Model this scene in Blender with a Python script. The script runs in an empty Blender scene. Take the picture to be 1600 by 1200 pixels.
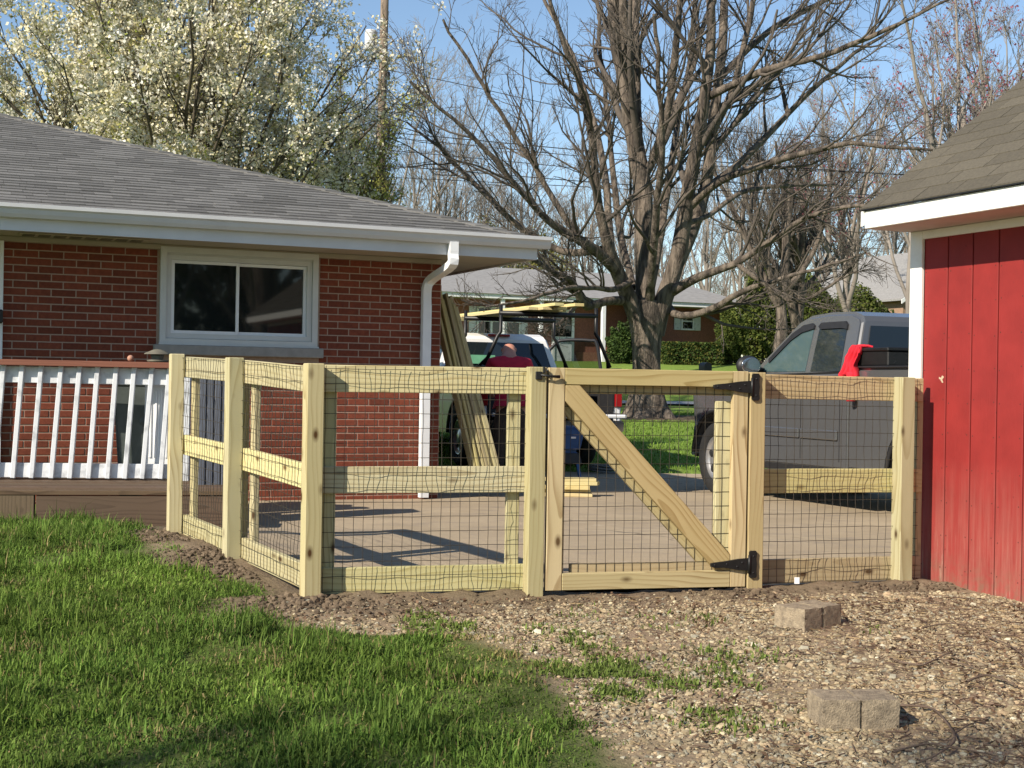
import bpy, bmesh, math, random
import numpy as np
from mathutils import Matrix, Vector

# ------------------------------------------------------------------ camera, sky, sun, exposure
SC = bpy.context.scene
COL = SC.collection
F = 2150.0                       # focal length in photo pixels (1600 wide)
ROLL = 0.0165
CAM = np.array([0.0, 0.0, 1.10])
RV = np.array([math.cos(ROLL), 0, math.sin(ROLL)])
UV = np.array([-math.sin(ROLL), 0, math.cos(ROLL)])
cam_d = bpy.data.cameras.new('camera')
cam_d.sensor_width = 36.0
cam_d.lens = F / 1600 * 36.0
cam_d.clip_start = 0.05
cam_d.clip_end = 2000
cam_o = bpy.data.objects.new('camera', cam_d)
COL.objects.link(cam_o)
cam_o.matrix_world = Matrix(((RV[0], UV[0], 0, CAM[0]), (RV[1], UV[1], -1, CAM[1]), (RV[2], UV[2], 0, CAM[2]), (0, 0, 0, 1)))
SC.camera = cam_o

SUN_EL = math.radians(33.0)
LIGHT_AZ = math.radians(45.0)     # direction the light travels, clockwise from +Y
world = bpy.data.worlds.new('World')
SC.world = world
world.use_nodes = True
wn = world.node_tree.nodes
bg = wn['Background']
sky = wn.new('ShaderNodeTexSky')
sky.sky_type = 'NISHITA'
sky.sun_disc = False
sky.sun_elevation = SUN_EL
sky.sun_rotation = LIGHT_AZ + math.pi
sky.air_density = 1.0
sky.dust_density = 0.0
sky.ozone_density = 2.2
world.node_tree.links.new(sky.outputs[0], bg.inputs[0])
bg.inputs[1].default_value = 0.10
sun_d = bpy.data.lights.new('sun', 'SUN')
sun_d.energy = 5.0
sun_d.angle = math.radians(0.53)
sun_d.color = (1.0, 0.90, 0.76)
sun_o = bpy.data.objects.new('sun', sun_d)
COL.objects.link(sun_o)
LD = Vector((math.sin(LIGHT_AZ) * math.cos(SUN_EL), math.cos(LIGHT_AZ) * math.cos(SUN_EL), -math.sin(SUN_EL)))
sun_o.rotation_euler = LD.to_track_quat('-Z', 'Y').to_euler()
SC.view_settings.view_transform = 'Standard'
SC.view_settings.look = 'None'
SC.view_settings.gamma = 1.0
SC.view_settings.use_curve_mapping = False
SC.view_settings.exposure = 0.60

# ------------------------------------------------------------------ helpers
RNG = np.random.default_rng(7)
random.seed(7)
PI = math.pi

def sstep(a, b, x):
    t = np.clip((x - a) / (b - a), 0, 1)
    return t * t * (3 - 2 * t)

_HY = [-300, 2.0, 4.2, 6.4, 7.4, 12, 15, 18.6, 21.5, 29, 34.5, 40.5, 44, 49, 56, 80, 130, 400]
_HZ = [-0.3, -0.20, -0.11, -0.025, -0.02, -0.035, -0.085, -0.085, 0.02, 0.47, 0.60, 0.63, 1.15, 1.92, 2.15, 2.5, 3.2, 5.0]
def hz(x, y):
    x = np.asarray(x, float); y = np.asarray(y, float)
    b = (np.interp(y - .5, _HY, _HZ) + np.interp(y, _HY, _HZ) + np.interp(y + .5, _HY, _HZ)) / 3
    return b + 0.10 * sstep(-1.0, -1.9, x) * sstep(7.0, 8.2, y) * (1 - sstep(9.4, 10.4, y))

def ray(px, py):
    return (px - 800) / F * RV + (600 - py) / F * UV + np.array([0, 1.0, 0])
def P(px, py, Y):
    return CAM + ray(px, py) * Y
def Gd(px, py):
    d = ray(px, py); lo, hi = 2.0, 80.0
    for t in np.linspace(2.2, 80, 800):
        p = CAM + d * t
        if p[2] < hz(p[0], p[1]):
            hi = t; break
        lo = t
    for _ in range(20):
        m = (lo + hi) / 2; p = CAM + d * m
        if p[2] < hz(p[0], p[1]): hi = m
        else: lo = m
    return CAM + d * hi
def hit(px, py, p0, n):
    d = ray(px, py); n = np.asarray(n, float)
    t = np.dot(np.asarray(p0) - CAM, n) / np.dot(d, n)
    return CAM + d * t

# value noise (numpy) for masks and relief
_NT = RNG.random((256, 256))
def vnoise(x, y):
    x = np.asarray(x, float); y = np.asarray(y, float)
    xi = np.floor(x).astype(int); yi = np.floor(y).astype(int)
    fx = x - xi; fy = y - yi
    fx = fx * fx * (3 - 2 * fx); fy = fy * fy * (3 - 2 * fy)
    g = lambda a, b: _NT[a % 256, b % 256]
    return (g(xi, yi) * (1 - fx) + g(xi + 1, yi) * fx) * (1 - fy) + (g(xi, yi + 1) * (1 - fx) + g(xi + 1, yi + 1) * fx) * fy
def fbm(x, y, o=4):
    s = 0; a = .5
    for i in range(o):
        s = s + a * vnoise(x * 2 ** i + 17 * i, y * 2 ** i + 31 * i); a *= .5
    return s

def link(o, parent=None):
    COL.objects.link(o)
    if parent is not None:
        o.parent = parent
        if parent.type == 'MESH':          # sub-parts are given in the thing's own coordinates
            o.matrix_parent_inverse = parent.matrix_basis.inverted()
    return o
def tag(o, label=None, cat=None, group=None, kind=None):
    if label: o['label'] = label
    if cat: o['category'] = cat
    if group: o['group'] = group
    if kind: o['kind'] = kind
    return o
def thing(name, label, cat, loc=(0, 0, 0), rz=0.0, group=None):
    o = bpy.data.objects.new(name, None)
    o.empty_display_size = 0.1
    COL.objects.link(o)
    o.location = [float(v) for v in loc]; o.rotation_euler = (0, 0, rz)
    return tag(o, label, cat, group)
def struct(o):
    o['kind'] = 'structure'; return o

def mesh_np(name, V, quads=None, tris=None, smooth=False):
    V = np.asarray(V, np.float32).reshape(-1, 3)
    me = bpy.data.meshes.new(name)
    nq = 0 if quads is None else len(quads); nt = 0 if tris is None else len(tris)
    me.vertices.add(len(V)); me.vertices.foreach_set('co', V.ravel())
    idx = []
    st = []
    if nq:
        idx.append(np.asarray(quads, np.int32).ravel()); st.append(np.arange(nq, dtype=np.int32) * 4)
    if nt:
        idx.append(np.asarray(tris, np.int32).ravel()); st.append(nq * 4 + np.arange(nt, dtype=np.int32) * 3)
    idx = np.concatenate(idx); st = np.concatenate(st)
    me.loops.add(len(idx)); me.loops.foreach_set('vertex_index', idx)
    me.polygons.add(len(st)); me.polygons.foreach_set('loop_start', st)
    me.polygons.foreach_set('use_smooth', np.full(len(st), bool(smooth)))
    me.update(calc_edges=True)
    return me
def add_obj(name, me, mat, parent=None, loc=None, rot=None):
    o = bpy.data.objects.new(name, me)
    if mat is not None and len(me.materials) == 0:
        me.materials.append(mat)
    link(o, parent)
    if loc is not None: o.location = [float(v) for v in loc]
    if rot is not None: o.rotation_euler = rot
    return o
def color_attr(me, rgb):
    a = me.color_attributes.new('tint', 'FLOAT_COLOR', 'POINT')
    n = len(me.vertices)
    c = np.ones((n, 4), np.float32); c[:, :3] = rgb
    a.data.foreach_set('color', c.ravel())

class MB:
    """collects shapes into one mesh"""
    def __init__(s): s.v = []; s.q = []; s.t = []; s.n = 0
    def add(s, V, quads=None, tris=None):
        V = np.asarray(V, float).reshape(-1, 3)
        if quads is not None and len(quads): s.q.append(np.asarray(quads, int) + s.n)
        if tris is not None and len(tris): s.t.append(np.asarray(tris, int) + s.n)
        s.v.append(V); s.n += len(V); return s
    def box(s, lo, hi):
        x0, y0, z0 = lo; x1, y1, z1 = hi
        V = [(x0, y0, z0), (x1, y0, z0), (x1, y1, z0), (x0, y1, z0), (x0, y0, z1), (x1, y0, z1), (x1, y1, z1), (x0, y1, z1)]
        return s.add(V, BOXQ)
    def tubes(s, Pt, R, k=6, cap=False):
        V, q = tubes(np.asarray(Pt, float), np.asarray(R, float), k); s.add(V, q)
        if cap:
            pass
        return s
    def mesh(s, name, smooth=False):
        V = np.concatenate(s.v)
        return mesh_np(name, V, np.concatenate(s.q) if s.q else None, np.concatenate(s.t) if s.t else None, smooth)
    def build(s, name, mat, parent=None, smooth=False, loc=None, rot=None):
        return add_obj(name, s.mesh(name, smooth), mat, parent, loc, rot)
BOXQ = [(0, 3, 2, 1), (4, 5, 6, 7), (0, 1, 5, 4), (1, 2, 6, 5), (2, 3, 7, 6), (3, 0, 4, 7)]

def tubes(Pt, R, k):
    """Pt (N,S,3), R (N,S) -> tube mesh with k sides"""
    N, S, _ = Pt.shape
    T = np.gradient(Pt, axis=1)
    T /= np.linalg.norm(T, axis=2, keepdims=True) + 1e-9
    D = Pt[:, -1] - Pt[:, 0]
    ref = np.zeros((N, 3)); ax = np.argmin(np.abs(D), axis=1); ref[np.arange(N), ax] = 1
    U = np.cross(T, ref[:, None, :]); U /= np.linalg.norm(U, axis=2, keepdims=True) + 1e-9
    W = np.cross(T, U)
    a = np.arange(k) * 2 * PI / k
    V = Pt[:, :, None, :] + R[:, :, None, None] * (np.cos(a)[None, None, :, None] * U[:, :, None, :] + np.sin(a)[None, None, :, None] * W[:, :, None, :])
    base = (np.arange(N) * S * k)[:, None, None] + (np.arange(S - 1) * k)[None, :, None]
    j = np.arange(k)[None, None, :]; j2 = (np.arange(k) + 1) % k
    j2 = j2[None, None, :]
    q = np.stack([base + j, base + j2, base + k + j2, base + k + j], axis=-1).reshape(-1, 4)
    return V.reshape(-1, 3), q

_CACHE = {}
def box_mesh(sx, sy, sz, bev=0.003, key=''):
    k = (round(sx, 4), round(sy, 4), round(sz, 4), bev, key)
    if k in _CACHE: return _CACHE[k]
    bm = bmesh.new()
    bmesh.ops.create_cube(bm, size=1.0)
    for v in bm.verts:
        v.co.x *= sx; v.co.y *= sy; v.co.z *= sz
    if bev > 0:
        bmesh.ops.bevel(bm, geom=bm.edges[:], offset=bev, segments=1, affect='EDGES')
    me = bpy.data.meshes.new('box'); bm.to_mesh(me); bm.free()
    _CACHE[k] = me
    return me
def box(name, lo, hi, mat, parent=None, bev=0.003, rot=None):
    lo = np.asarray(lo, float); hi = np.asarray(hi, float)
    s = hi - lo; c = (lo + hi) / 2
    return add_obj(name, box_mesh(s[0], s[1], s[2], bev, mat.name), mat, parent, c, rot)
def beam(name, p0, p1, w, t, mat, parent=None, side=(0, 0, 1), bev=0.003):
    """board from p0 to p1; local Z along its length, w across 'side', t through the other way"""
    p0 = Vector([float(v) for v in p0]); p1 = Vector([float(v) for v in p1])
    z = (p1 - p0); L = z.length; z.normalize()
    x = Vector([float(v) for v in side]); x = (x - z * x.dot(z)).normalized()
    y = z.cross(x)
    o = add_obj(name, box_mesh(w, t, L, bev, mat.name), mat, parent)
    c = (p0 + p1) / 2
    M4 = Matrix(((x.x, y.x, z.x, c.x), (x.y, y.y, z.y, c.y), (x.z, y.z, z.z, c.z), (0, 0, 0, 1)))
    o.matrix_local = M4
    return o
def prism(name, pts, axis, a, b, mat, parent=None, bev=0.0, seg=2, fn=None):
    """extrude a 2D outline along an axis ('x','y','z') from a to b"""
    bm = bmesh.new()
    def mk(u, v, w):
        return {'x': (w, u, v), 'y': (u, w, v), 'z': (u, v, w)}[axis]
    v0 = [bm.verts.new(mk(u, v, a)) for u, v in pts]
    v1 = [bm.verts.new(mk(u, v, b)) for u, v in pts]
    n = len(pts)
    bm.faces.new(v0); bm.faces.new(v1[::-1])
    for i in range(n):
        bm.faces.new((v0[i], v1[i], v1[(i + 1) % n], v0[(i + 1) % n]))
    bmesh.ops.recalc_face_normals(bm, faces=bm.faces[:])
    if bev > 0:
        es = [e for e in bm.edges if len(e.link_faces) == 2 and (len(e.link_faces[0].verts) > 4 or len(e.link_faces[1].verts) > 4 or e.calc_face_angle(0) > 0.6)]
        bmesh.ops.bevel(bm, geom=es, offset=bev, segments=seg, affect='EDGES', clamp_overlap=True)
    if fn is not None:
        for v in bm.verts: v.co = Vector(fn(*v.co))
    bmesh.ops.triangulate(bm, faces=[f for f in bm.faces if len(f.verts) > 4])
    me = bpy.data.meshes.new(name); bm.to_mesh(me); bm.free()
    return add_obj(name, me, mat, parent)
def lathe(name, prof, mat, parent=None, k=24, loc=None, rot=None, smooth=True, arc=2 * PI):
    """profile of (r, z) turned about local Z"""
    prof = np.asarray(prof, float); S = len(prof)
    a = np.arange(k) * arc / k
    V = np.stack([prof[:, None, 0] * np.cos(a), prof[:, None, 0] * np.sin(a), np.repeat(prof[:, 1:2], k, 1)], -1).reshape(-1, 3)
    q = [(i * k + j, i * k + (j + 1) % k, (i + 1) * k + (j + 1) % k, (i + 1) * k + j) for i in range(S - 1) for j in range(k)]
    return add_obj(name, mesh_np(name, V, q, None, smooth), mat, parent, loc, rot)
def pipe(name, pts, r, mat, parent=None, k=8, n=1, radii=None):
    pts = np.asarray(pts, float)
    if n > 1: pts = smooth_path(pts, n)
    if radii is None: R = np.full(len(pts), r)
    else: R = np.interp(np.linspace(0, 1, len(pts)), np.linspace(0, 1, len(radii)), radii)
    V, q = tubes(pts[None], R[None], k)
    S = len(pts)
    tr = []
    for e in (0, S - 1):
        for j in range(1, k - 1):
            tr.append((e * k, e * k + j, e * k + j + 1) if e else (0, j + 1, j))
    return add_obj(name, mesh_np(name, V, q, tr, True), mat, parent)
def smooth_path(p, n):
    p = np.asarray(p, float); N = len(p)
    t = np.linspace(0, N - 1, (N - 1) * n + 1)
    i = np.clip(t.astype(int), 0, N - 2); f = (t - i)[:, None]
    p0 = p[np.clip(i - 1, 0, N - 1)]; p1 = p[i]; p2 = p[i + 1]; p3 = p[np.clip(i + 2, 0, N - 1)]
    return .5 * (2 * p1 + (p2 - p0) * f + (2 * p0 - 5 * p1 + 4 * p2 - p3) * f * f + (3 * p1 - p0 - 3 * p2 + p3) * f ** 3)

# ------------------------------------------------------------------ materials
class NT:
    def __init__(s, name):
        s.m = bpy.data.materials.new(name); s.m.use_nodes = True
        s.t = s.m.node_tree; s.n = s.t.nodes; s.b = s.n['Principled BSDF']
        s.out = s.n['Material Output']
    def node(s, typ, **kw):
        n = s.n.new(typ)
        for k, v in kw.items(): setattr(n, k, v)
        return n
    def l(s, a, b): s.t.links.new(a, b)
    def val(s, sock, v):
        if hasattr(v, 'is_linked') or isinstance(v, bpy.types.NodeSocket): s.l(v, sock)
        else: sock.default_value = v
    def math(s, op, a, b=0.5, c=None, clamp=False):
        n = s.node('ShaderNodeMath', operation=op, use_clamp=clamp)
        s.val(n.inputs[0], a); s.val(n.inputs[1], b)
        if c is not None: s.val(n.inputs[2], c)
        return n.outputs[0]
    def mix(s, f, a, b, blend='MIX'):
        n = s.node('ShaderNodeMix', data_type='RGBA', blend_type=blend)
        s.val(n.inputs[0], f)
        for i, c in ((6, a), (7, b)):
            if isinstance(c, (tuple, list)): n.inputs[i].default_value = (*c[:3], 1)
            else: s.l(c, n.inputs[i])
        return n.outputs[2]
    def coord(s, kind='Object', scale=(1, 1, 1), rnd=0.0, rot=(0, 0, 0)):
        tc = s.node('ShaderNodeTexCoord').outputs[kind]
        mp = s.node('ShaderNodeMapping'); mp.inputs['Scale'].default_value = scale; mp.inputs['Rotation'].default_value = rot
        if rnd:
            oi = s.node('ShaderNodeObjectInfo')
            va = s.node('ShaderNodeVectorMath', operation='ADD')
            sc = s.math('MULTIPLY', oi.outputs['Random'], rnd)
            s.l(tc, va.inputs[0]); s.l(sc, va.inputs[1]); tc = va.outputs[0]
        s.l(tc, mp.inputs[0]); return mp.outputs[0]
    def noise(s, co, scale, detail=4, rough=.55, dist=0.0):
        n = s.node('ShaderNodeTexNoise'); s.l(co, n.inputs['Vector'])
        n.inputs['Scale'].default_value = scale; n.inputs['Detail'].default_value = detail
        n.inputs['Roughness'].default_value = rough; n.inputs['Distortion'].default_value = dist
        return n.outputs['Fac']
    def ramp(s, f, stops):
        n = s.node('ShaderNodeValToRGB'); s.l(f, n.inputs[0])
        e = n.color_ramp.elements
        while len(e) < len(stops): e.new(0.5)
        for i, (p, c) in enumerate(stops):
            e[i].position = p; e[i].color = (*c[:3], 1) if isinstance(c, (tuple, list)) else (c, c, c, 1)
        return n.outputs[0]
    def bump(s, h, strength=.3, dist=.01):
        n = s.node('ShaderNodeBump'); s.l(h, n.inputs['Height'])
        n.inputs['Strength'].default_value = strength; n.inputs['Distance'].default_value = dist
        s.l(n.outputs[0], s.b.inputs['Normal']); return n.outputs[0]
    def col(s, c):
        s.val(s.b.inputs['Base Color'], c if not isinstance(c, tuple) else (*c[:3], 1))
    def fin(s, rough=.6, metal=0.0, spec=.5):
        s.val(s.b.inputs['Roughness'], rough); s.val(s.b.inputs['Metallic'], metal)
        s.val(s.b.inputs['Specular IOR Level'], spec); return s.m

def simple(name, c1, c2=None, scale=8, rough=.6, bump=0.0, metal=0, stretch=(1, 1, 1), rnd=0.0, spec=.4, detail=5, lo=.3, hi=.7, dist=.005, coat=0):
    k = NT(name)
    co = k.coord('Object', stretch, rnd=13.0)
    f = k.noise(co, scale, detail)
    c2 = c2 or tuple(v * .75 for v in c1)
    c = k.ramp(f, [(lo, c2), (hi, c1)])
    if rnd:
        oi = k.node('ShaderNodeObjectInfo'); ge = k.node('ShaderNodeNewGeometry')
        r = k.math('FRACT', k.math('ADD', oi.outputs['Random'], ge.outputs['Random Per Island']))
        v = k.math('MULTIPLY_ADD', r, 2 * rnd, 1 - rnd)
        hs = k.node('ShaderNodeHueSaturation'); k.l(c, hs.inputs['Color']); k.l(v, hs.inputs['Value']); c = hs.outputs[0]
    k.col(c)
    if bump: k.bump(k.noise(co, scale * 4, 4), bump, dist)
    if coat:
        k.b.inputs['Coat Weight'].default_value = coat; k.b.inputs['Coat Roughness'].default_value = .08
    return k.fin(rough, metal, spec)

def wood(name, light, dark, knot, ring=.024, rnd=.12, contrast=1.0):
    """flat-sawn softwood: warped growth rings about a pith that lies off the board, streaks and a few knots"""
    k = NT(name)
    oi = k.node('ShaderNodeObjectInfo')
    tc = k.node('ShaderNodeTexCoord').outputs['Object']
    sx = k.node('ShaderNodeSeparateXYZ'); k.l(tc, sx.inputs[0])
    r1 = oi.outputs['Random']; r2 = k.math('FRACT', k.math('MULTIPLY', r1, 7.31)); r3 = k.math('FRACT', k.math('MULTIPLY', r1, 19.7))
    co = k.coord('Object', (3.0, 3.0, .75), rnd=31.0)
    nz = k.noise(co, 1.3, 2, .5)
    x = k.math('ADD', sx.outputs['X'], k.math('MULTIPLY_ADD', r2, .16, -.08))
    y = k.math('ADD', sx.outputs['Y'], k.math('MULTIPLY_ADD', r3, .16, -.08))
    rr = k.math('SQRT', k.math('ADD', k.math('MULTIPLY', x, x), k.math('MULTIPLY', y, y)))
    rr = k.math('ADD', rr, k.math('MULTIPLY', nz, .16))
    fr = k.math('FRACT', k.math('DIVIDE', rr, ring))
    g = k.ramp(fr, [(.0, 0), (.55, .15), (.90, 1.0), (.97, .9), (1.0, 0)])
    co2 = k.coord('Object', (70, 70, 1.0), rnd=3.7)
    fine = k.noise(co2, 2.0, 3)
    patchy = k.ramp(k.noise(k.coord('Object', (2, 2, .6), rnd=17.0), 2.2, 3), [(.35, .25), (.7, 1.0)])
    c = k.mix(k.math('MULTIPLY', k.math('MULTIPLY', g, contrast), patchy), light, dark)
    c = k.mix(k.math('MULTIPLY', fine, .30), c, tuple(v * .74 for v in light))
    big = k.noise(k.coord('Object', (1, 1, .5), rnd=9.1), 3.0, 3)
    c = k.mix(k.ramp(big, [(.45, 0), (.75, .5)]), c, (light[0] * .78, light[1] * .80, light[2] * .72))
    vo = k.node('ShaderNodeTexVoronoi'); k.l(k.coord('Object', (2.6, 2.6, 1.3), rnd=21.0), vo.inputs['Vector']); vo.inputs['Scale'].default_value = 3.0
    kn = k.ramp(vo.outputs['Distance'], [(.06, 1), (.105, .5), (.18, 0)])
    c = k.mix(kn, c, knot)
    v = k.math('MULTIPLY_ADD', r1, 2 * rnd, 1 - rnd)
    hs = k.node('ShaderNodeHueSaturation'); k.l(c, hs.inputs['Color']); k.l(v, hs.inputs['Value'])
    k.l(k.math('MULTIPLY_ADD', r2, .020, .496), hs.inputs['Hue']); k.l(k.math('MULTIPLY_ADD', r3, .25, .90), hs.inputs['Saturation'])
    k.col(hs.outputs[0])
    k.bump(fine, .25, .002)
    return k.fin(.75, 0, .25)

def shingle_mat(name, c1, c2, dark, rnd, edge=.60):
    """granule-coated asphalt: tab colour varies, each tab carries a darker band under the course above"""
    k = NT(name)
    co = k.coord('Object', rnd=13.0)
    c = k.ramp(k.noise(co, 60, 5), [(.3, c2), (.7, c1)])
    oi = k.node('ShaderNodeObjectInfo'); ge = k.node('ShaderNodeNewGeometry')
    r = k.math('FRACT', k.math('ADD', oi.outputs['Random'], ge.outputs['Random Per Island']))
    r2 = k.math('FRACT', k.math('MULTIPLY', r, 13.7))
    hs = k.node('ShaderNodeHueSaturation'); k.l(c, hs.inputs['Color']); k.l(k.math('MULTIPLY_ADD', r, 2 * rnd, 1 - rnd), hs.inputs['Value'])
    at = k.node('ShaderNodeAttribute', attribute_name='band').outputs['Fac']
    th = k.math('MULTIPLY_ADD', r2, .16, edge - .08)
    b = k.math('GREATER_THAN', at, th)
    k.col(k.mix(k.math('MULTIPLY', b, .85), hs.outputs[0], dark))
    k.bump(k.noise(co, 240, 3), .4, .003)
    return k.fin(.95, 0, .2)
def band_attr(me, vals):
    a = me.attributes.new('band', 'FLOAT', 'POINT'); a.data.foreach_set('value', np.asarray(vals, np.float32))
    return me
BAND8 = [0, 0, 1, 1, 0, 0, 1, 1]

M = {}
M['pine'] = wood('treated_pine', (.50, .445, .265), (.27, .20, .085), (.075, .04, .016), rnd=.15)
M['pine_warm'] = wood('warm_pine', (.47, .375, .215), (.24, .155, .068), (.09, .05, .02), rnd=.14)
M['pine_yellow'] = wood('yellow_pine', (.62, .52, .27), (.46, .34, .14), (.15, .08, .03), rnd=.10)
M['lumber_grey'] = wood('leaning_lumber', (.42, .36, .20), (.28, .22, .11), (.1, .06, .03), rnd=.22)
M['deck_wood'] = wood('deck_timber', (.125, .082, .053), (.045, .028, .018), (.02, .012, .008), rnd=.15)
M['rail_cap'] = wood('rail_cap', (.20, .072, .038), (.13, .045, .025), (.05, .02, .01), rnd=.05)
M['white'] = simple('white_paint', (.78, .79, .79), (.70, .71, .72), 6, .45, .05)
M['white_old'] = simple('weathered_white_paint', (.60, .62, .64), (.36, .375, .39), 9, .65, .15, lo=.30, hi=.48)
M['trim'] = simple('white_trim', (.80, .79, .74), (.62, .60, .54), 5, .6, .1, lo=.2, hi=.45)
M['fascia'] = simple('aluminium_fascia', (.58, .59, .60), (.52, .53, .54), 3, .35)
M['soffit'] = simple('soffit', (.40, .355, .28), (.35, .31, .25), 3, .6)
M['frame'] = simple('window_vinyl', (.58, .59, .57), (.52, .53, .51), 6, .4)
M['stone'] = simple('sill_stone', (.32, .30, .27), (.25, .235, .215), 12, .85, .2)
M['mortar'] = simple('mortar', (.38, .27, .205), (.30, .215, .165), 30, .95, .2)
M['brick'] = simple('red_brick', (.195, .048, .024), (.135, .032, .016), 30, .9, .4, rnd=.20, dist=.004)
M['brick_far'] = simple('far_brick', (.24, .095, .066), (.13, .055, .042), 26, .9, 0, rnd=.35)
M['shingle'] = shingle_mat('grey_shingle', (.175, .172, .163), (.125, .122, .117), (.035, .034, .033), .22, .53)
M['shingle_shed'] = shingle_mat('olive_shingle', (.118, .104, .078), (.082, .073, .057), (.035, .032, .026), .12, .93)
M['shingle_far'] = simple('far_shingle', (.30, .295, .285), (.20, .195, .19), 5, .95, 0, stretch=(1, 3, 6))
M['black'] = simple('black_iron', (.012, .012, .012), (.008, .008, .008), 20, .45, .1)
M['wire'] = simple('wire', (.050, .041, .028), (.030, .025, .018), 20, .55, metal=0)
M['rubber'] = simple('rubber', (.016, .016, .016), (.011, .011, .011), 30, .85, .2)
M['alloy'] = simple('alloy', (.55, .55, .56), (.48, .48, .49), 10, .3, metal=.8)
M['dark_plastic'] = simple('dark_plastic', (.02, .02, .022), (.014, .014, .015), 20, .5, .1)
M['grey_paint'] = simple('grey_car_paint', (.115, .117, .120), (.107, .109, .112), 4, .24, metal=.35, coat=1.0)
M['white_car'] = simple('white_car_paint', (.78, .78, .77), (.72, .72, .71), 3, .3, coat=.5)
M['chrome'] = simple('chrome', (.7, .7, .7), (.6, .6, .6), 5, .15, metal=1)
M['red_light'] = simple('red_lens', (.30, .01, .012), (.22, .008, .01), 20, .2)
M['red_cloth'] = simple('red_cloth', (.62, .018, .035), (.48, .012, .025), 14, .9, .3)
M['shirt'] = simple('dark_red_shirt', (.55, .018, .045), (.42, .013, .035), 12, .9, .25)
M['skin'] = simple('skin', (.52, .25, .17), (.46, .20, .135), 14, .55, .05)
M['trousers'] = simple('brown_trousers', (.10, .065, .042), (.07, .045, .03), 12, .9, .2)
M['shoe'] = simple('shoe', (.05, .035, .025), None, 12, .7)
M['blue'] = simple('blue_plastic', (.015, .075, .22), (.012, .055, .17), 8, .5)
M['green_panel'] = simple('green_panel', (.16, .42, .25), (.12, .34, .2), 8, .7)
M['bin'] = simple('bin_plastic', (.075, .09, .085), (.055, .065, .06), 12, .45, .05)
M['grey_panel'] = simple('grey_resin', (.11, .125, .155), (.09, .10, .125), 8, .6)
M['cable'] = simple('grey_cable', (.22, .22, .20), (.16, .16, .15), 30, .6)
M['terracotta'] = simple('ball', (.42, .22, .15), (.34, .18, .12), 20, .8)
M['lantern'] = simple('lantern', (.16, .15, .11), (.10, .09, .07), 15, .7)
M['pole'] = simple('utility_pole', (.24, .185, .135), (.15, .11, .08), 6, .9, .4, stretch=(6, 6, .4))
M['bark'] = simple('bark', (.185, .15, .118), (.055, .044, .035), 3.0, .95, 1.0, stretch=(3, 3, .6), dist=.05, lo=.40, hi=.60)
M['twig'] = simple('twig', (.115, .096, .078), (.06, .05, .042), 3, .95)
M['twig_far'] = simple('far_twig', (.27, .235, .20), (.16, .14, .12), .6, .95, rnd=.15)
M['twig_pear'] = simple('pear_twig', (.10, .085, .06), (.06, .05, .035), 3, .95)
M['stick'] = simple('stick', (.15, .105, .075), (.08, .055, .04), 8, .95, .4, stretch=(1, 1, 1))
M['block'] = simple('concrete_block', (.33, .265, .18), (.16, .128, .09), 34, .95, 1.0, dist=.006, lo=.28, hi=.62, detail=8)
M['street'] = simple('street', (.42, .41, .39), (.34, .33, .32), 2, .9)
M['label'] = simple('white_label', (.8, .8, .8), None, 10, .6)

def glass(name, tint, rough=.03, alpha=None):
    k = NT(name); k.col(tint); k.b.inputs['IOR'].default_value = 1.5
    return k.fin(rough, 0, .7)
M['glass'] = glass('window_glass', (.010, .012, .013))
M['car_glass'] = glass('tinted_glass', (.012, .018, .022))
M['car_glass_teal'] = glass('door_glass', (.05, .085, .09))
M['mirror'] = simple('mirror_glass', (.45, .50, .50), None, 5, .08, metal=.9)
def see_glass():
    k = NT('clear_tinted_glass')
    tr = k.node('ShaderNodeBsdfTransparent'); tr.inputs[0].default_value = (.42, .46, .44, 1)
    gl = k.node('ShaderNodeBsdfGlossy'); gl.inputs['Roughness'].default_value = .03
    mx = k.node('ShaderNodeMixShader'); mx.inputs[0].default_value = .08
    k.l(tr.outputs[0], mx.inputs[1]); k.l(gl.outputs[0], mx.inputs[2]); k.l(mx.outputs[0], k.out.inputs[0])
    return k.m
M['see_glass'] = see_glass()

def leafmat(name, attr=True, c=(.1, .2, .04), trans=.28, rough=.6, rnd=.25):
    k = NT(name)
    if attr:
        a = k.node('ShaderNodeAttribute', attribute_name='tint').outputs['Color']
    else:
        f = k.node('ShaderNodeNewGeometry').outputs['Random Per Island']
        a = k.mix(f, tuple(v * (1 - rnd) for v in c), tuple(v * (1 + rnd) for v in c))
    k.col(a); k.fin(rough, 0, .08)
    tl = k.node('ShaderNodeBsdfTranslucent'); k.l(a, tl.inputs[0])
    mx = k.node('ShaderNodeMixShader'); mx.inputs[0].default_value = trans
    k.l(k.b.outputs[0], mx.inputs[1]); k.l(tl.outputs[0], mx.inputs[2]); k.l(mx.outputs[0], k.out.inputs[0])
    return k.m
M['grass'] = leafmat('grass_blade')
M['leaf'] = leafmat('leaf')
M['tint'] = (lambda k: (k.col(k.node('ShaderNodeAttribute', attribute_name='tint').outputs['Color']), k.bump(k.noise(k.coord('Object'), 90, 3), .5, .004), k.fin(.95, 0, .15))[-1])(NT('tinted_stone'))

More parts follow.
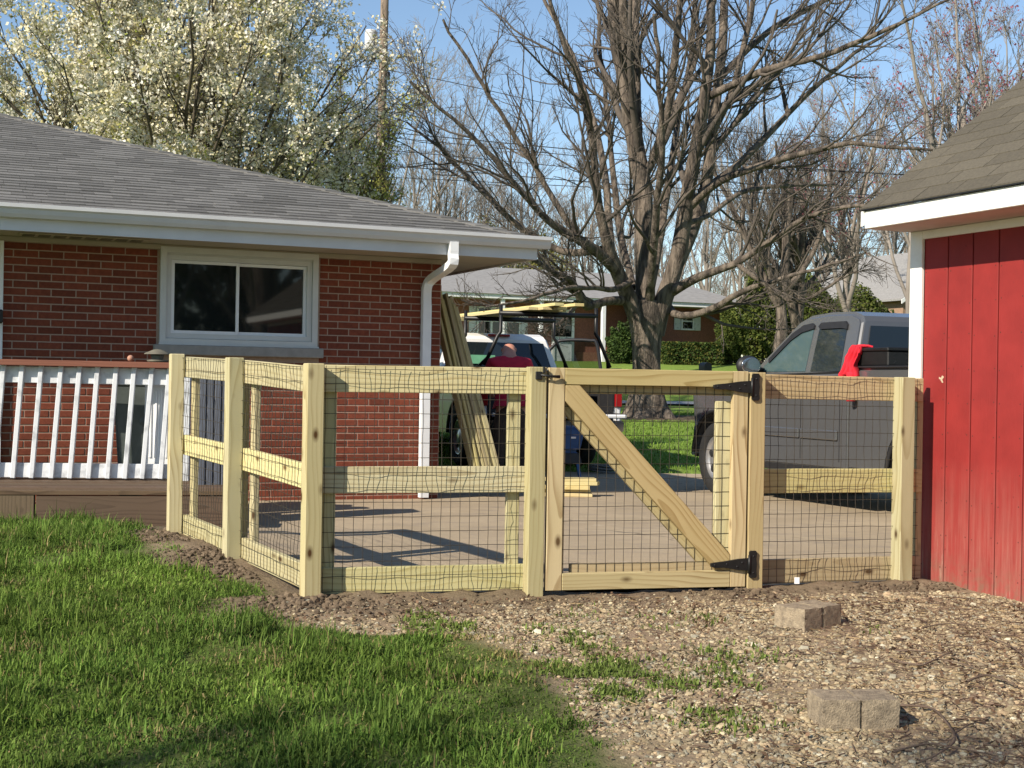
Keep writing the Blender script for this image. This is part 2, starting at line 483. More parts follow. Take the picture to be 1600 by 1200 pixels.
def siding():
    k = NT('red_siding')
    co = k.coord('Object', (1, 1, 1), rnd=5.0)
    base = k.ramp(k.noise(co, 5, 4), [(.3, (.205, .018, .016)), (.7, (.265, .024, .021))])
    st = k.noise(k.coord('Object', (14, 14, .9), rnd=5.0), 3.0, 5, .65)
    ge = k.node('ShaderNodeTexCoord').outputs['Object']
    sx = k.node('ShaderNodeSeparateXYZ'); k.l(ge, sx.inputs[0])
    low = k.ramp(k.math('ADD', sx.outputs['Z'], 1.04), [(.05, 1), (.75, 0)])   # worn paint near the ground, board-high object coords
    worn = k.math('MULTIPLY', low, k.ramp(st, [(.38, 0), (.62, 1)]))
    c = k.mix(k.math('MULTIPLY', worn, .60), base, (.34, .14, .11))
    c = k.mix(k.math('MULTIPLY', low, .30), c, (.36, .10, .08))
    bare = k.math('MULTIPLY', k.ramp(k.math('ADD', sx.outputs['Z'], 1.04), [(.0, 1), (.32, 0)]), k.ramp(st, [(.62, 0), (.66, 1)]))
    c = k.mix(k.math('MULTIPLY', bare, .8), c, (.36, .27, .20))
    mud = k.math('MULTIPLY', k.ramp(k.math('ADD', sx.outputs['Z'], 1.04), [(.0, 1), (.22, 0)]), k.ramp(k.noise(co, 16, 5, .7), [(.40, 0), (.62, .75)]))
    c = k.mix(mud, c, (.17, .115, .075))
    vo = k.node('ShaderNodeTexVoronoi'); k.l(k.coord('Object', (1, 1, .6), rnd=9.0), vo.inputs['Vector']); vo.inputs['Scale'].default_value = 14
    sp = k.ramp(vo.outputs['Distance'], [(.03, 1), (.07, 0)])
    c = k.mix(k.math('MULTIPLY', sp, .7), c, (.10, .012, .010))
    k.col(c)
    k.bump(k.noise(k.coord('Object', (40, 40, 2), rnd=5.0), 3, 4), .35, .003)
    return k.fin(.62, 0, .35)
M['siding'] = siding()

def drive():
    k = NT('driveway_concrete')
    co = k.coord('Object')
    n1 = k.noise(co, 1.1, 6, .6); n2 = k.noise(k.coord('Object', (1, 1.7, 1)), 2.3, 8, .72); n3 = k.noise(co, 45, 3)
    c = k.ramp(n1, [(.3, (.335, .265, .175)), (.7, (.43, .345, .235))])
    c = k.mix(k.ramp(n2, [(.50, 0), (.68, .75)]), c, (.235, .195, .155))
    c = k.mix(k.ramp(n2, [(.26, .6), (.40, 0)]), c, (.54, .47, .37))
    c = k.mix(k.math('MULTIPLY', n3, .35), c, (.22, .18, .14))
    vo = k.node('ShaderNodeTexVoronoi', feature='DISTANCE_TO_EDGE'); 
    nz = k.node('ShaderNodeTexNoise'); k.l(co, nz.inputs['Vector']); nz.inputs['Scale'].default_value = 2
    ad = k.node('ShaderNodeVectorMath', operation='MULTIPLY_ADD'); k.l(nz.outputs['Color'], ad.inputs[0]); ad.inputs[1].default_value = (.5, .5, .5); k.l(co, ad.inputs[2])
    k.l(ad.outputs[0], vo.inputs['Vector']); vo.inputs['Scale'].default_value = .45
    cr = k.math('MULTIPLY', k.ramp(vo.outputs['Distance'], [(.002, 1), (.006, 0)]), k.ramp(n1, [(.5, 0), (.62, .7)]))
    c = k.mix(cr, c, (.06, .05, .045))
    k.col(c)
    k.bump(k.math('ADD', k.math('MULTIPLY', n2, .6), k.math('MULTIPLY', n3, .5)), .6, .02)
    return k.fin(.95, 0, .2)
M['drive'] = drive()

def groundmat():
    k = NT('yard_ground')
    co = k.coord('Object')
    at = k.node('ShaderNodeAttribute', attribute_name='tint')
    n1 = k.noise(co, 30, 5, .7); n2 = k.noise(co, 2.2, 4)
    n3 = k.noise(co, 7.0, 6, .7)
    v = k.math('MULTIPLY_ADD', n1, .9, .55)
    hs = k.node('ShaderNodeHueSaturation'); k.l(at.outputs['Color'], hs.inputs['Color'])
    k.l(k.math('MULTIPLY', v, k.math('MULTIPLY_ADD', n3, .7, .65)), hs.inputs['Value']); k.l(k.math('MULTIPLY_ADD', n2, .04, .48), hs.inputs['Hue'])
    k.col(hs.outputs[0]); k.bump(n1, .8, .02)
    return k.fin(.95, 0, .15)
M['ground'] = groundmat()

# ------------------------------------------------------------------ layout frames
TH = math.radians(23.5)
E1 = np.array([math.cos(TH), math.sin(TH), 0]); E2 = np.array([-math.sin(TH), math.cos(TH), 0])
FA = math.radians(14)
FD = np.array([math.cos(FA), math.sin(FA), 0]); FN = np.array([math.sin(FA), -math.cos(FA), 0])
GL = np.array([.128, 7.27, 0.0])
def fpt(t, n=0.0, z=0.0): return GL + FD * t + FN * n + np.array([0, 0, z])
A0 = fpt(-1.170); GR0 = fpt(1.247); E0 = np.array([.2851 * 7.9, 7.9, 0])
SD = np.array([-math.sin(math.radians(30)), math.cos(math.radians(30)), 0])
M0 = A0 + SD * 1.24; L0 = A0 + SD * 2.41
HC = np.array([-.725, 13.79, -.06])       # house corner
SH = np.array([2.384, 8.22, -.03])        # shed far corner

# ground zones -----------------------------------------------------
LAWN_PX = [(985, 1215), (960, 1190), (905, 1115), (838, 1062), (800, 1022), (735, 1000), (640, 992), (540, 990), (470, 978), (415, 962), (390, 948), (430, 926), (405, 908), (372, 894), (300, 886), (250, 862), (236, 838)]
LAWN = [Gd(*p)[:2] for p in LAWN_PX]
_ly = np.array([p[1] for p in LAWN]); _lx = np.array([p[0] for p in LAWN])
_o = np.argsort(_ly); _ly = _ly[_o]; _lx = _lx[_o]
def lawn_edge(y):                       # lawn lies left of this x
    return np.interp(y, _ly, _lx)
def lawn_sd(x, y):                      # >0 inside the lawn
    return lawn_edge(y) - x + .16 * (fbm(x * 3.1, y * 3.1) - .47) * 2
def fence_sd(x, y):                     # distance in front of the front fence line (towards the camera)
    return (x - GL[0]) * FN[0] + (y - GL[1]) * FN[1]
def side_sd(x, y):                      # >0 : lawn side of the side fence
    n = np.array([-SD[1], SD[0]])
    return (x - A0[0]) * n[0] + (y - A0[1]) * n[1]
def in_drive(x, y):
    f = (fence_sd(x, y) < -.05) & (side_sd(x, y) < -.04)
    return f & (y < 18.3 + .3 * x * 0)
def ground_z(x, y):
    z = hz(x, y)
    z = z - .05 * sstep(-.13, -.20, fence_sd(x, y)) * sstep(-.13, -.20, side_sd(x, y)) * sstep(19.2, 18.6, y)
    return z
def soil_mask(x, y):
    fs = fence_sd(x, y); ss = side_sd(x, y)
    wob = .22 * (fbm(x * 2.3 + 5, y * 2.3) - .47)
    a = sstep(.95, .25, fs + wob * 1.8 + .25 * sstep(-.2, .5, x) + .2 * sstep(.8, 1.8, x)) * (fs > -.2) * sstep(A0[0] - .75, A0[0] - .25, x)
    dm = np.minimum(np.hypot(x - L0[0] - .05, y - L0[1] + .12), np.hypot(x - M0[0] + .05, y - M0[1] + .12))
    b = np.maximum(sstep(.16, .05, ss + wob * .5), sstep(.55, .25, dm + wob)) * (ss > -.2) * (y > 6.6) * (y < 10.2)
    return np.clip(np.maximum(a, b), 0, 1)

GS = .04
xs = np.unique(np.concatenate([np.linspace(-400, -40, 10), np.linspace(-40, -6, 35), np.arange(-6, 5.2, GS), np.linspace(5.2, 40, 36), np.linspace(40, 400, 10)]))
ys = np.unique(np.concatenate([np.linspace(-200, -12, 8), np.linspace(-12, 2.4, 15), np.arange(2.4, 10.2, GS), np.linspace(10.2, 60, 140), np.linspace(60, 900, 24)]))
XX, YY = np.meshgrid(xs, ys)
ZZ = ground_z(XX, YY)
sm = soil_mask(XX, YY)
near = sstep(2.2, 2.8, YY) * sstep(10.6, 10.0, YY) * sstep(-6, -5.6, XX) * sstep(5.2, 5.0, XX)
ZZ = ZZ + near * (.035 * (fbm(XX * 1.3, YY * 1.3) - .47) * sstep(-.05, .4, fence_sd(XX, YY)) * .8 + sm * (.05 * (fbm(XX * 8, YY * 8, 4) - .45) + .03 * (fbm(XX * 24, YY * 24, 3) - .45)))
# soil heaped round the side posts and the end post
for (q, h, r) in ((L0, .05, .30), (M0, .05, .30), (E0, .012, .35), (A0, .02, .3)):
    d = np.hypot(XX - q[0], YY - q[1] + .08)
    ZZ = ZZ + h * np.exp(-(d / r) ** 2) * (fence_sd(XX, YY) > -.25) * (.5 + fbm(XX * 8, YY * 8))
ZZ = ZZ + .028 * near * np.exp(-((fence_sd(XX, YY) + .03) / .11) ** 2) * sstep(A0[0] - .1, A0[0] + .1, XX) * (1 - .8 * sstep(.05, .15, XX) * sstep(1.35, 1.25, XX))
ls = lawn_sd(XX, YY)
lawn = sstep(-.08, .10, ls)
tone = fbm(XX * .8, YY * .8)
c_l = np.stack([.075 + .03 * tone, .095 + .035 * tone, .030 + 0 * tone], -1)
c_s = np.stack([.135 + .11 * tone, .102 + .083 * tone, .068 + .05 * tone], -1)
c_g = np.stack([.25 + .07 * tone, .19 + .05 * tone, .125 + .03 * tone], -1)
c_f = np.stack([.13 + .06 * tone, .20 + .07 * tone, .038 + .012 * tone], -1)
cc = c_g * (1 - lawn[..., None]) + c_l * lawn[..., None]
cc = cc * (1 - sm[..., None]) + c_s * sm[..., None]
far = sstep(11, 12, YY)[..., None]; farx = np.maximum(far[..., 0], np.maximum(sstep(5.0, 5.6, XX), sstep(-5.6, -6.2, XX)))[..., None]
cc = cc * (1 - farx) + c_f * farx
# bare soil round the foot of the big maple
TREE = P(1012, 655, 29.0); TREE[2] = hz(TREE[0], TREE[1])
dt = np.hypot((XX - TREE[0] - .8) / 2.6, (YY - TREE[1] + .3) / 1.0)
ts = sstep(1.15, .7, dt)[..., None]
cc = cc * (1 - ts) + np.array([.11, .085, .055]) * ts
nx, ny = len(xs), len(ys)
ii = (np.arange(ny - 1)[:, None] * nx + np.arange(nx - 1)[None]).ravel()
gq = np.stack([ii, ii + 1, ii + nx + 1, ii + nx], -1)
gme = mesh_np('ground', np.stack([XX, YY, ZZ], -1), gq, None, True)
color_attr(gme, cc.reshape(-1, 3))
struct(add_obj('ground', gme, M['ground']))
def surf(x, y):
    """height of the built ground sheet (bilinear)"""
    x = np.asarray(x, float); y = np.asarray(y, float)
    i = np.clip(np.searchsorted(xs, x) - 1, 0, nx - 2); j = np.clip(np.searchsorted(ys, y) - 1, 0, ny - 2)
    fx = (x - xs[i]) / (xs[i + 1] - xs[i]); fy = (y - ys[j]) / (ys[j + 1] - ys[j])
    return (ZZ[j, i] * (1 - fx) + ZZ[j, i + 1] * fx) * (1 - fy) + (ZZ[j + 1, i] * (1 - fx) + ZZ[j + 1, i + 1] * fx) * fy

# driveway ---------------------------------------------------------
dv = MB()
poly = [fpt(2.9, -.16), fpt(-1.00, -.16), A0 + SD * .3 + np.array([.17, .10, 0]), A0 + SD * 3.4 + np.array([.17, .10, 0]), np.array([-3.2, 13.0, 0]), np.array([-3.0, 18.6, 0]), np.array([9.5, 18.6, 0]), np.array([9.5, 10.5, 0])]
bm = bmesh.new()
f = bm.faces.new([bm.verts.new((p[0], p[1], 0)) for p in poly])
bmesh.ops.triangulate(bm, faces=[f])
for c, n in (((0, 1, 0), 11), ((1, 0, 0), 12)):
    for i in range(n * 2):
        d = -4 + i * .6 if c[0] else 6.9 + i * .6
        bmesh.ops.bisect_plane(bm, geom=bm.verts[:] + bm.edges[:] + bm.faces[:], plane_co=(d * c[0], d * c[1], 0), plane_no=c)
for v in bm.verts: v.co.z = float(hz(v.co.x, v.co.y)) + .006
me = bpy.data.meshes.new('driveway'); bm.to_mesh(me); bm.free()
if me.polygons[0].normal.z < 0: me.flip_normals()
struct(add_obj('driveway', me, M['drive']))
# street beyond the front lawn
V = []
for i, s in enumerate(np.linspace(-60, 80, 40)):
    for w in (35.2, 39.6):
        p = np.array([0, w, 0]) + E1 * s * np.array([1, .18, 1])
        V.append((p[0], p[1], hz(p[0], p[1]) + .05))
struct(add_obj('street', mesh_np('street', V, [(2 * i, 2 * i + 2, 2 * i + 3, 2 * i + 1) for i in range(39)], None, True), M['street']))

# ------------------------------------------------------------------ brick house
house = thing('brick_house', 'red brick house with grey hip roof, white gutter and sliding window', 'house', HC, TH)
def hl(p):                                 # world -> house local
    d = np.asarray(p, float) - HC
    return np.array([d @ E1, d @ E2, d[2]])
def hwall(px, py, off=0.0):
    return hl(hit(px, py, HC + E2 * off, E2))
SOF = 2.40 - HC[2] - .06                   # soffit height in local z
SOF = 2.395
wx0, wx1 = hwall(249, 470)[0], hwall(496, 470)[0]
wz1 = hwall(372, 391)[2]; wz0 = hwall(372, 541)[2]
wall = MB()
XL = -9.0
wall.box((XL, .004, -.12), (wx0, .22, SOF)); wall.box((wx1, .004, -.12), (0, .22, SOF))
wall.box((wx0, .0045, -.12), (wx1, .22, wz0)); wall.box((wx0, .0045, wz1), (wx1, .22, SOF))
wall.box((-.22, .2205, -.12), (-.004, 9.2, SOF)); wall.box((XL, 9.0, -.12), (-.221, 9.2, SOF)); wall.box((XL, .2205, -.12), (XL + .2, 8.99, SOF))
wallo = wall.build('wall', M['mortar'], house)
def brick_mesh(L, H=.0572, D=.03):
    k = ('brick', round(L, 3))
    if k not in _CACHE:
        bm = bmesh.new(); bmesh.ops.create_cube(bm, size=1)
        for v in bm.verts: v.co = Vector((v.co.x * L, v.co.y * D, v.co.z * H))
        bmesh.ops.bevel(bm, geom=[e for e in bm.edges if e.verts[0].co.y < 0 and e.verts[1].co.y < 0], offset=.004, segments=1, affect='EDGES')
        bmesh.ops.triangulate(bm, faces=bm.faces[:]); me = bpy.data.meshes.new('brick'); bm.to_mesh(me); bm.free(); me.materials.append(M['brick']); _CACHE[k] = me
    return _CACHE[k]
CH = .0677; BL = .2127
rest = MB(); nb = 0
def near_px(x, z):
    w = HC + E1 * x + np.array([0, 0, z]); d = w - CAM
    return 800 + F * (d @ RV) / d[1], 600 - F * (d @ UV) / d[1]
for r in range(int((SOF + .1) / CH)):
    z = -.09 + r * CH + CH / 2
    if z + .03 > SOF: break
    x = -(.102 if r % 2 else 0.0)
    if r % 2: segs = [(-.0975, -.005)]
    else: segs = []
    while x > XL + .3:
        segs.append((x - BL + .005, x - .005)); x -= BL
    for a, b in segs:
        parts = [(a, b)]
        if z + .03 > wz0 - .11 and z - .03 < wz1 + .02:
            parts = []
            lo_, hi_ = wx0 - .02, wx1 + .02
            if b < lo_ or a > hi_: parts = [(a, b)]
            else:
                if a < lo_ - .03: parts.append((a, lo_ - .004))
                if b > hi_ + .03: parts.append((hi_ + .004, b))
        for a2, b2 in parts:
            cx = (a2 + b2) / 2; u, v = near_px(cx, z)
            dy = -.0005 + .001 * random.uniform(-1, 1)
            vis = 0 < u < 690 and ((372 < v < 560 and not 255 < u < 492) or (612 < v < 735 and (525 < u < 660 or u < 185) and nb < 300))
            if vis and nb < 300:
                add_obj('brick', brick_mesh(b2 - a2), None, wallo, (cx, dy + .015, z)); nb += 1
            else:
                me = brick_mesh(b2 - a2)
                rest.add([(w.co.x + cx, w.co.y + dy + .015, w.co.z + z) for w in me.vertices], [list(p.vertices) for p in me.polygons if len(p.vertices) == 4], [list(p.vertices) for p in me.polygons if len(p.vertices) == 3])
    # end wall
    y = .10 if r % 2 else .0
    while y < 8.8:
        rest.box((-.01, y + .0085, z - .028), (.006, y + BL - .005, z + .028)); y += BL
tag(rest.build('brickwork', M['brick'], wallo), kind='stuff')

# window
def ring(name, x0, x1, z0, z1, w, y0, y1, mat, parent):
    m = MB()
    m.box((x0, y0, z0), (x0 + w, y1, z1)); m.box((x1 - w, y0, z0), (x1, y1, z1))
    m.box((x0 + w, y0 + .0005, z0), (x1 - w, y1, z0 + w)); m.box((x0 + w, y0 + .0005, z1 - w), (x1 - w, y1, z1))
    return m.build(name, mat, parent)
win = ring('window', wx0 + .002, wx1 - .002, wz0 + .002, wz1 - .002, .055, -.035, .10, M['frame'], house)
ring('inner_frame', wx0 + .06, wx1 - .06, wz0 + .06, wz1 - .075, .045, -.012, .09, M['frame'], win)
ring('head_trim', wx0 + .058, wx1 - .058, wz1 - .074, wz1 - .058, .007, -.02, .05, M['frame'], win)
mx = hwall(370, 470)[0]
ring('sash', wx0 + .106, mx + .02, wz0 + .106, wz1 - .122, .028, -.004, .05, M['white'], win)
ring('sash', mx - .012, wx1 - .106, wz0 + .1065, wz1 - .1225, .028, .022, .08, M['white'], win)
box('pane', (wx0 + .13, .012, wz0 + .13), (mx - .005, .018, wz1 - .146), M['glass'], win, bev=0)
box('pane', (mx + .012, .044, wz0 + .13), (wx1 - .13, .050, wz1 - .146), M['glass'], win, bev=0)
box('window_sill', (wx0 - .05, -.075, wz0 - .095), (wx1 + .05, .06, wz0 - .002), M['stone'], house, .006)
box('sill_flashing', (wx0 - .008, -.055, wz0 - .0015), (wx1 + .008, -.037, wz0 + .012), M['frame'], house, 0)
# soffit, fascia, gutter
OV = .70
sof = MB(); sof.box((XL, -OV, SOF), (OV, -.002, SOF + .015)); sof.box((-.002, -.0015, SOF), (OV, 9.9, SOF + .0155))
sof.build('soffit', M['soffit'], house)
box('frieze_board', (XL, -.03, SOF - .045), (-.01, -.008, SOF - .002), M['soffit'], house, .003)
fz0, fz1 = SOF - .02, SOF + .17
fas = MB(); fas.box((XL, -OV - .022, fz0), (OV + .022, -OV - .001, fz1)); fas.box((OV + .001, -OV, fz0), (OV + .0225, 9.9, fz1))
fas.build('fascia', M['fascia'], house)
gp = [(-OV - .024, SOF + .19), (-OV - .024, SOF + .085), (-OV - .085, SOF + .085), (-OV - .105, SOF + .115), (-OV - .118, SOF + .15), (-OV - .135, SOF + .165), (-OV - .137, SOF + .195), (-OV - .122, SOF + .198), (-OV - .120, SOF + .172), (-OV - .034, SOF + .155), (-OV - .034, SOF + .19)]
prism('gutter', gp, 'x', XL, OV + .13, M['fascia'], house)
# downspout
dx = hwall(661, 600)[0]; gx = hl(hit(707, 385, HC - E2 * (OV + .05), E2))[0]
def rect_tube(name, pts, w, d, mat, parent):
    pts = np.asarray(pts, float); m = MB(); n = len(pts)
    T = np.gradient(pts, axis=0); T /= np.linalg.norm(T, axis=1)[:, None]
    V = []
    for p, t in zip(pts, T):
        u = np.array([1, 0, 0.0]) - t * t[0]; u /= np.linalg.norm(u); v = np.cross(t, u)
        for a, b in ((-1, -1), (1, -1), (1, 1), (-1, 1)): V.append(p + u * a * w / 2 + v * b * d / 2)
    q = [(i * 4 + j, i * 4 + (j + 1) % 4, i * 4 + 4 + (j + 1) % 4, i * 4 + 4 + j) for i in range(n - 1) for j in range(4)]
    q += [(0, 3, 2, 1), (n * 4 - 4, n * 4 - 3, n * 4 - 2, n * 4 - 1)]
    m.add(V, q); return m.build(name, mat, parent)
zz = hwall(665, 440)[2]
ds = rect_tube('downspout', smooth_path([(gx, -OV - .07, SOF + .10), (gx, -OV - .07, SOF - .02), (gx - .01, -OV - .055, SOF - .12), (dx + .03, -.13, zz + .02), (dx, -.062, zz - .07), (dx, -.06, zz - .25)], 4), .085, .065, M['white'], house)
rect_tube('downspout', [(dx, -.06, zz - .24), (dx, -.06, .8), (dx, -.06, .02)], .088, .068, M['white'], house)
# soffit vent
va = hl(hit(30, 364, HC + np.array([0, 0, SOF - .003]), (0, 0, 1)))[0]; vb = hl(hit(240, 372, HC + np.array([0, 0, SOF - .003]), (0, 0, 1)))[0]
vent = box('soffit_vent', (va, -.42, SOF - .012), (vb, -.20, SOF - .002), M['soffit'], house, .002)
nvs = 8
for i in range(nvs):
    x = va + .03 + (vb - va - .06) * i / nvs
    box('vent_slot', (x, -.40, SOF - .016), (x + (vb - va) / nvs * .72, -.22, SOF - .0125), M['lantern'], vent, 0)
# door trim and wall lamp at the left
tx = hwall(4, 500)[0]
box('door_trim', (tx - .10, -.04, -.05), (tx, .02, SOF - .046), M['white'], house, .004)
lz = hwall(3, 490)[2]
box('wall_lamp', (tx - .07, -.16, lz - .09), (tx - .005, -.042, lz + .03), M['black'], house, .01)
# roof
PT = .338; XR = OV + .06; EY = -OV - .06; RZ0 = SOF + .165
TT = 5.3
SLP = math.sqrt(1 + PT * PT)
rd = MB()
def rp(x, t, h=0.0):                       # point on the camera-side slope, t = run from the eave
    return (x, EY + t, RZ0 + PT * t + h)
rd.add([rp(XL, 0, -.03), rp(XR, 0, -.03), rp(XR - TT, TT, -.03), rp(XL, TT, -.03)], [(0, 1, 2, 3)])
D2 = 2 * TT
rd.add([(XR, EY, RZ0 - .03), (XR, EY + D2, RZ0 - .03), (XR - TT, EY + TT, RZ0 + PT * TT - .03)], None, [(0, 1, 2)])
rd.add([(XR, EY + D2, RZ0 - .03), (XL, EY + D2, RZ0 - .03), (XL, EY + TT, RZ0 + PT * TT - .03), (XR - TT, EY + TT, RZ0 + PT * TT - .03)], [(0, 1, 2, 3)])
roof = rd.build('roof', M['shingle'], house)
EXP = .127 / SLP
shin = []
rr = random.Random(3)
for c in range(int(TT / EXP)):
    t0 = c * EXP; t1 = min(t0 + EXP * 1.45, TT); x = XR - t0
    first = True
    while x > XL:
        w = rr.uniform(.12, .36)
        xa = max(x - w, XL)
        h = rr.choice((.011, .012, .015))
        tr = t1
        a0, a1 = (x, XR - tr) if first else (x - .003, x - .003)
        if a1 > a0: a1 = a0
        if first and XR - tr < xa: xa = XR - tr - .1
        shin.append((t0, tr, xa, a0, a1, h)); first = False
        x = xa
def shingle_V(s):
    t0, tr, xa, a0, a1, h = s
    return [rp(xa, t0, -.012), rp(a0, t0, -.012), rp(a1, tr, -.018), rp(xa, tr, -.018), rp(xa, t0 - .004, h), rp(a0, t0 - .004, h), rp(a1, tr, .002), rp(xa, tr, .002)]
def sh_dist(s):
    w = HC + E1 * ((s[2] + s[3]) / 2) + E2 * (EY + s[0]) + np.array([0, 0, RZ0 + PT * s[0]]); d = w - CAM
    u = 800 + F * (d @ RV) / d[1]
    return d[1] + (0 if u > -10 else 100)
shin.sort(key=sh_dist)
rst = MB()
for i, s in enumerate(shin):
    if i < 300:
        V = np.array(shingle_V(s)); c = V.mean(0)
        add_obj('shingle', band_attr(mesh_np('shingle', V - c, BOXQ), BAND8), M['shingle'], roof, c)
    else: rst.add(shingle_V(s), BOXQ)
# the slope that faces away from the lawn
for c in range(int(TT / EXP)):
    t0 = c * EXP; t1 = min(t0 + EXP * 1.45, TT)
    q = lambda y, t, h: (XR - t, y, RZ0 + PT * t + h)
    y0, y1 = EY + t0, EY + D2 - t0
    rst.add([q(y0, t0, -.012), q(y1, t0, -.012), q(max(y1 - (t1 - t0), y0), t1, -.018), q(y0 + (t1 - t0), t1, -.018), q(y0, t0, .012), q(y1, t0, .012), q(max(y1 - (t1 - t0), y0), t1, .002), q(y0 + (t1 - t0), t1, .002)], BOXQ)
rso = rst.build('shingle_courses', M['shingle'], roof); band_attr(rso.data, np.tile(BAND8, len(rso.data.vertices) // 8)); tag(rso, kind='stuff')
n = int(TT / .13)
for i in range(n):
    t = TT * i / n; t2 = TT * (i + 1.25) / n
    w = .15
    f_ = lambda tt, h: np.array([XR - tt, EY + tt, RZ0 + PT * tt + h])
    a, b = f_(t, .030), f_(t2, .016)
    dl = np.array([-w, 0, -.002]); dr = np.array([0, w, -.002])
    V = np.array([a + dl, a, a + dr, b + dl, b, b + dr, a + dl - (0, 0, .012), a - (0, 0, .012), a + dr - (0, 0, .012), b + dl - (0, 0, .012), b - (0, 0, .012), b + dr - (0, 0, .012)])
    c = V.mean(0)
    add_obj('hip_cap', mesh_np('hip_cap', V - c, [(0, 1, 4, 3), (1, 2, 5, 4), (6, 7, 1, 0), (7, 8, 2, 1), (0, 3, 9, 6), (8, 11, 5, 2)]), M['shingle'], roof, c)

# ------------------------------------------------------------------ red shed
shed = thing('garden_shed', 'red board shed with white trim and olive brown shingled roof', 'shed', SH, TH)
SW, SLN, SHH = 2.5, 3.5, 2.075
body = MB(); body.box((.014, -SLN, -.06), (SW, -.006, SHH)); body.build('wall', M['siding'], shed)
y = -.105; i = 0
while y > -SLN:
    w = .203
    beam('board', (.004, y - w / 2, .0), (.004, y - w / 2, SHH - .002), w - .009, .017, M['siding'], shed, (0, 1, 0), .003); y -= w; i += 1
bk = MB(); bk.box((.010, -SLN, 0), (.0135, -.1, SHH)); bk.build('groove_backing', simple('dark_red', (.10, .010, .010), None, 9, .9), shed)
beam('corner_trim', (-.012, -.052, -.02), (-.012, -.052, SHH - .001), .105, .022, M['trim'], shed, (0, 1, 0))
beam('corner_trim', (.06, .008, -.02), (.06, .008, SHH - .001), .10, .022, M['trim'], shed, (1, 0, 0))
beam('frieze_board', (-.012, -.106, SHH - .026), (-.012, -SLN, SHH - .026), .05, .020, M['trim'], shed, (0, 0, 1))
SO = .325
box('soffit', (-SO + .003, -SLN - .1, SHH + .001), (-.0, .018, SHH + .012), simple('shed_soffit', (.60, .50, .46), (.5, .42, .38), 5, .8), shed, 0)
beam('fascia', (-SO - .008, .02, SHH + .055), (-SO - .008, -SLN - .1, SHH + .055), .105, .02, M['trim'], shed, (0, 0, 1))
SP = .73; RX = SW / 2; SLP2 = math.sqrt(1 + SP * SP)
def sp_(t, y, h=0.0): return (-SO - .03 + t, y, SHH + .118 + SP * t + h)
ST = RX + SO + .03
rf = MB()
rf.add([sp_(0, .03, -.012), sp_(ST, .03, -.012), sp_(ST, -SLN - .12, -.012), sp_(0, -SLN - .12, -.012)], [(3, 2, 1, 0)])
pk = sp_(ST, 0, -.012)
rf.add([(pk[0], .03, pk[2]), (pk[0] * 2 + SO + .03, .03, SHH + .106), (pk[0] * 2 + SO + .03, -SLN - .12, SHH + .106), (pk[0], -SLN - .12, pk[2])], [(3, 2, 1, 0)])
rf.add([(0.0, -.0065, SHH), (SW, -.0065, SHH), (RX, -.0065, SHH + SP * RX), (0, -SLN, SHH), (SW, -SLN, SHH), (RX, -SLN, SHH + SP * RX)], None, [(1, 0, 2), (3, 4, 5)])
sroof = rf.build('roof', M['shingle_shed'], shed)
# verge boards along the gable ends
for yy in (.022, -SLN - .13):
    V = [sp_(0, yy, -.10), sp_(ST, yy, -.10), sp_(ST, yy, -.014), sp_(0, yy, -.014)]
    V += [(v[0], v[1] + .02, v[2]) for v in V]
    rf2 = MB(); rf2.add(V, BOXQ); rf2.build('rake_board', M['trim'], shed)
ex = .135 / SLP2
for c in range(int(ST / ex) + 1):
    t0 = c * ex; t1 = min(t0 + ex * 1.5, ST)
    if t0 > ST - .02: break
    yb = .04 + (.0 if c % 2 else .152) + rr.uniform(-.006, .006)
    while yb > -SLN - .1:
        ya = max(yb - .305, -SLN - .13); yc = min(yb, .048) - .006
        if ya < yc - .02 and yc - ya > .02:
            h = rr.uniform(.007, .010)
            V = np.array([sp_(t0, ya, -.004), sp_(t0, yc, -.004), sp_(t1, yc, -.008), sp_(t1, ya, -.008), sp_(t0 - .003, ya, h), sp_(t0 - .003, yc, h), sp_(t1, yc, .001), sp_(t1, ya, .001)])
            c0 = V.mean(0)
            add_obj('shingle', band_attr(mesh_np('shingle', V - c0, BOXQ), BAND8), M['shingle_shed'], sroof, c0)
        yb -= .305
box('drip_edge', (-SO - .035, -SLN - .11, SHH + .109), (-SO - .012, .04, SHH + .116), M['black'], shed, 0)
nl = MB(); rn = random.Random(8); y = -.105
oc = [(.0042 * math.cos(t), .0042 * math.sin(t)) for t in np.arange(8) * PI / 4]
while y > -2.2:
    for off in (.022, .181):
        for zi in range(11):
            z = .12 + zi * .19 + rn.uniform(-.015, .015); yy = y - off + rn.uniform(-.004, .004)
            nl.add([(-.0058, yy, z)] + [(-.0052, yy + a, z + b) for a, b in oc], None, [(0, 1 + (i + 1) % 8, 1 + i) for i in range(8)])
    y -= .203
tag(nl.build('nail_heads', simple('rusty_nail', (.10, .025, .018), None, 40, .8), shed), kind='stuff')
pp = hit(1470, 592, SH - E1 * .012, E1) - SH
pa = pp @ E1, pp @ E2, pp[2]
patch = MB()
a = np.linspace(0, 2 * PI, 15)[:-1]
rad = .016 * (1 + .5 * np.sin(a * 3 + 1) + .3 * np.sin(a * 5))
patch.add([(-.0062, pa[1], pa[2])] + [(-.0062, pa[1] + r * math.cos(t), pa[2] + 1.1 * r * math.sin(t)) for r, t in zip(rad, a)], None, [(0, 1 + (i + 1) % 14, 1 + i) for i in range(14)])
patch.build('bare_patch', simple('bare_wood', (.55, .42, .28), None, 40, .8), shed)

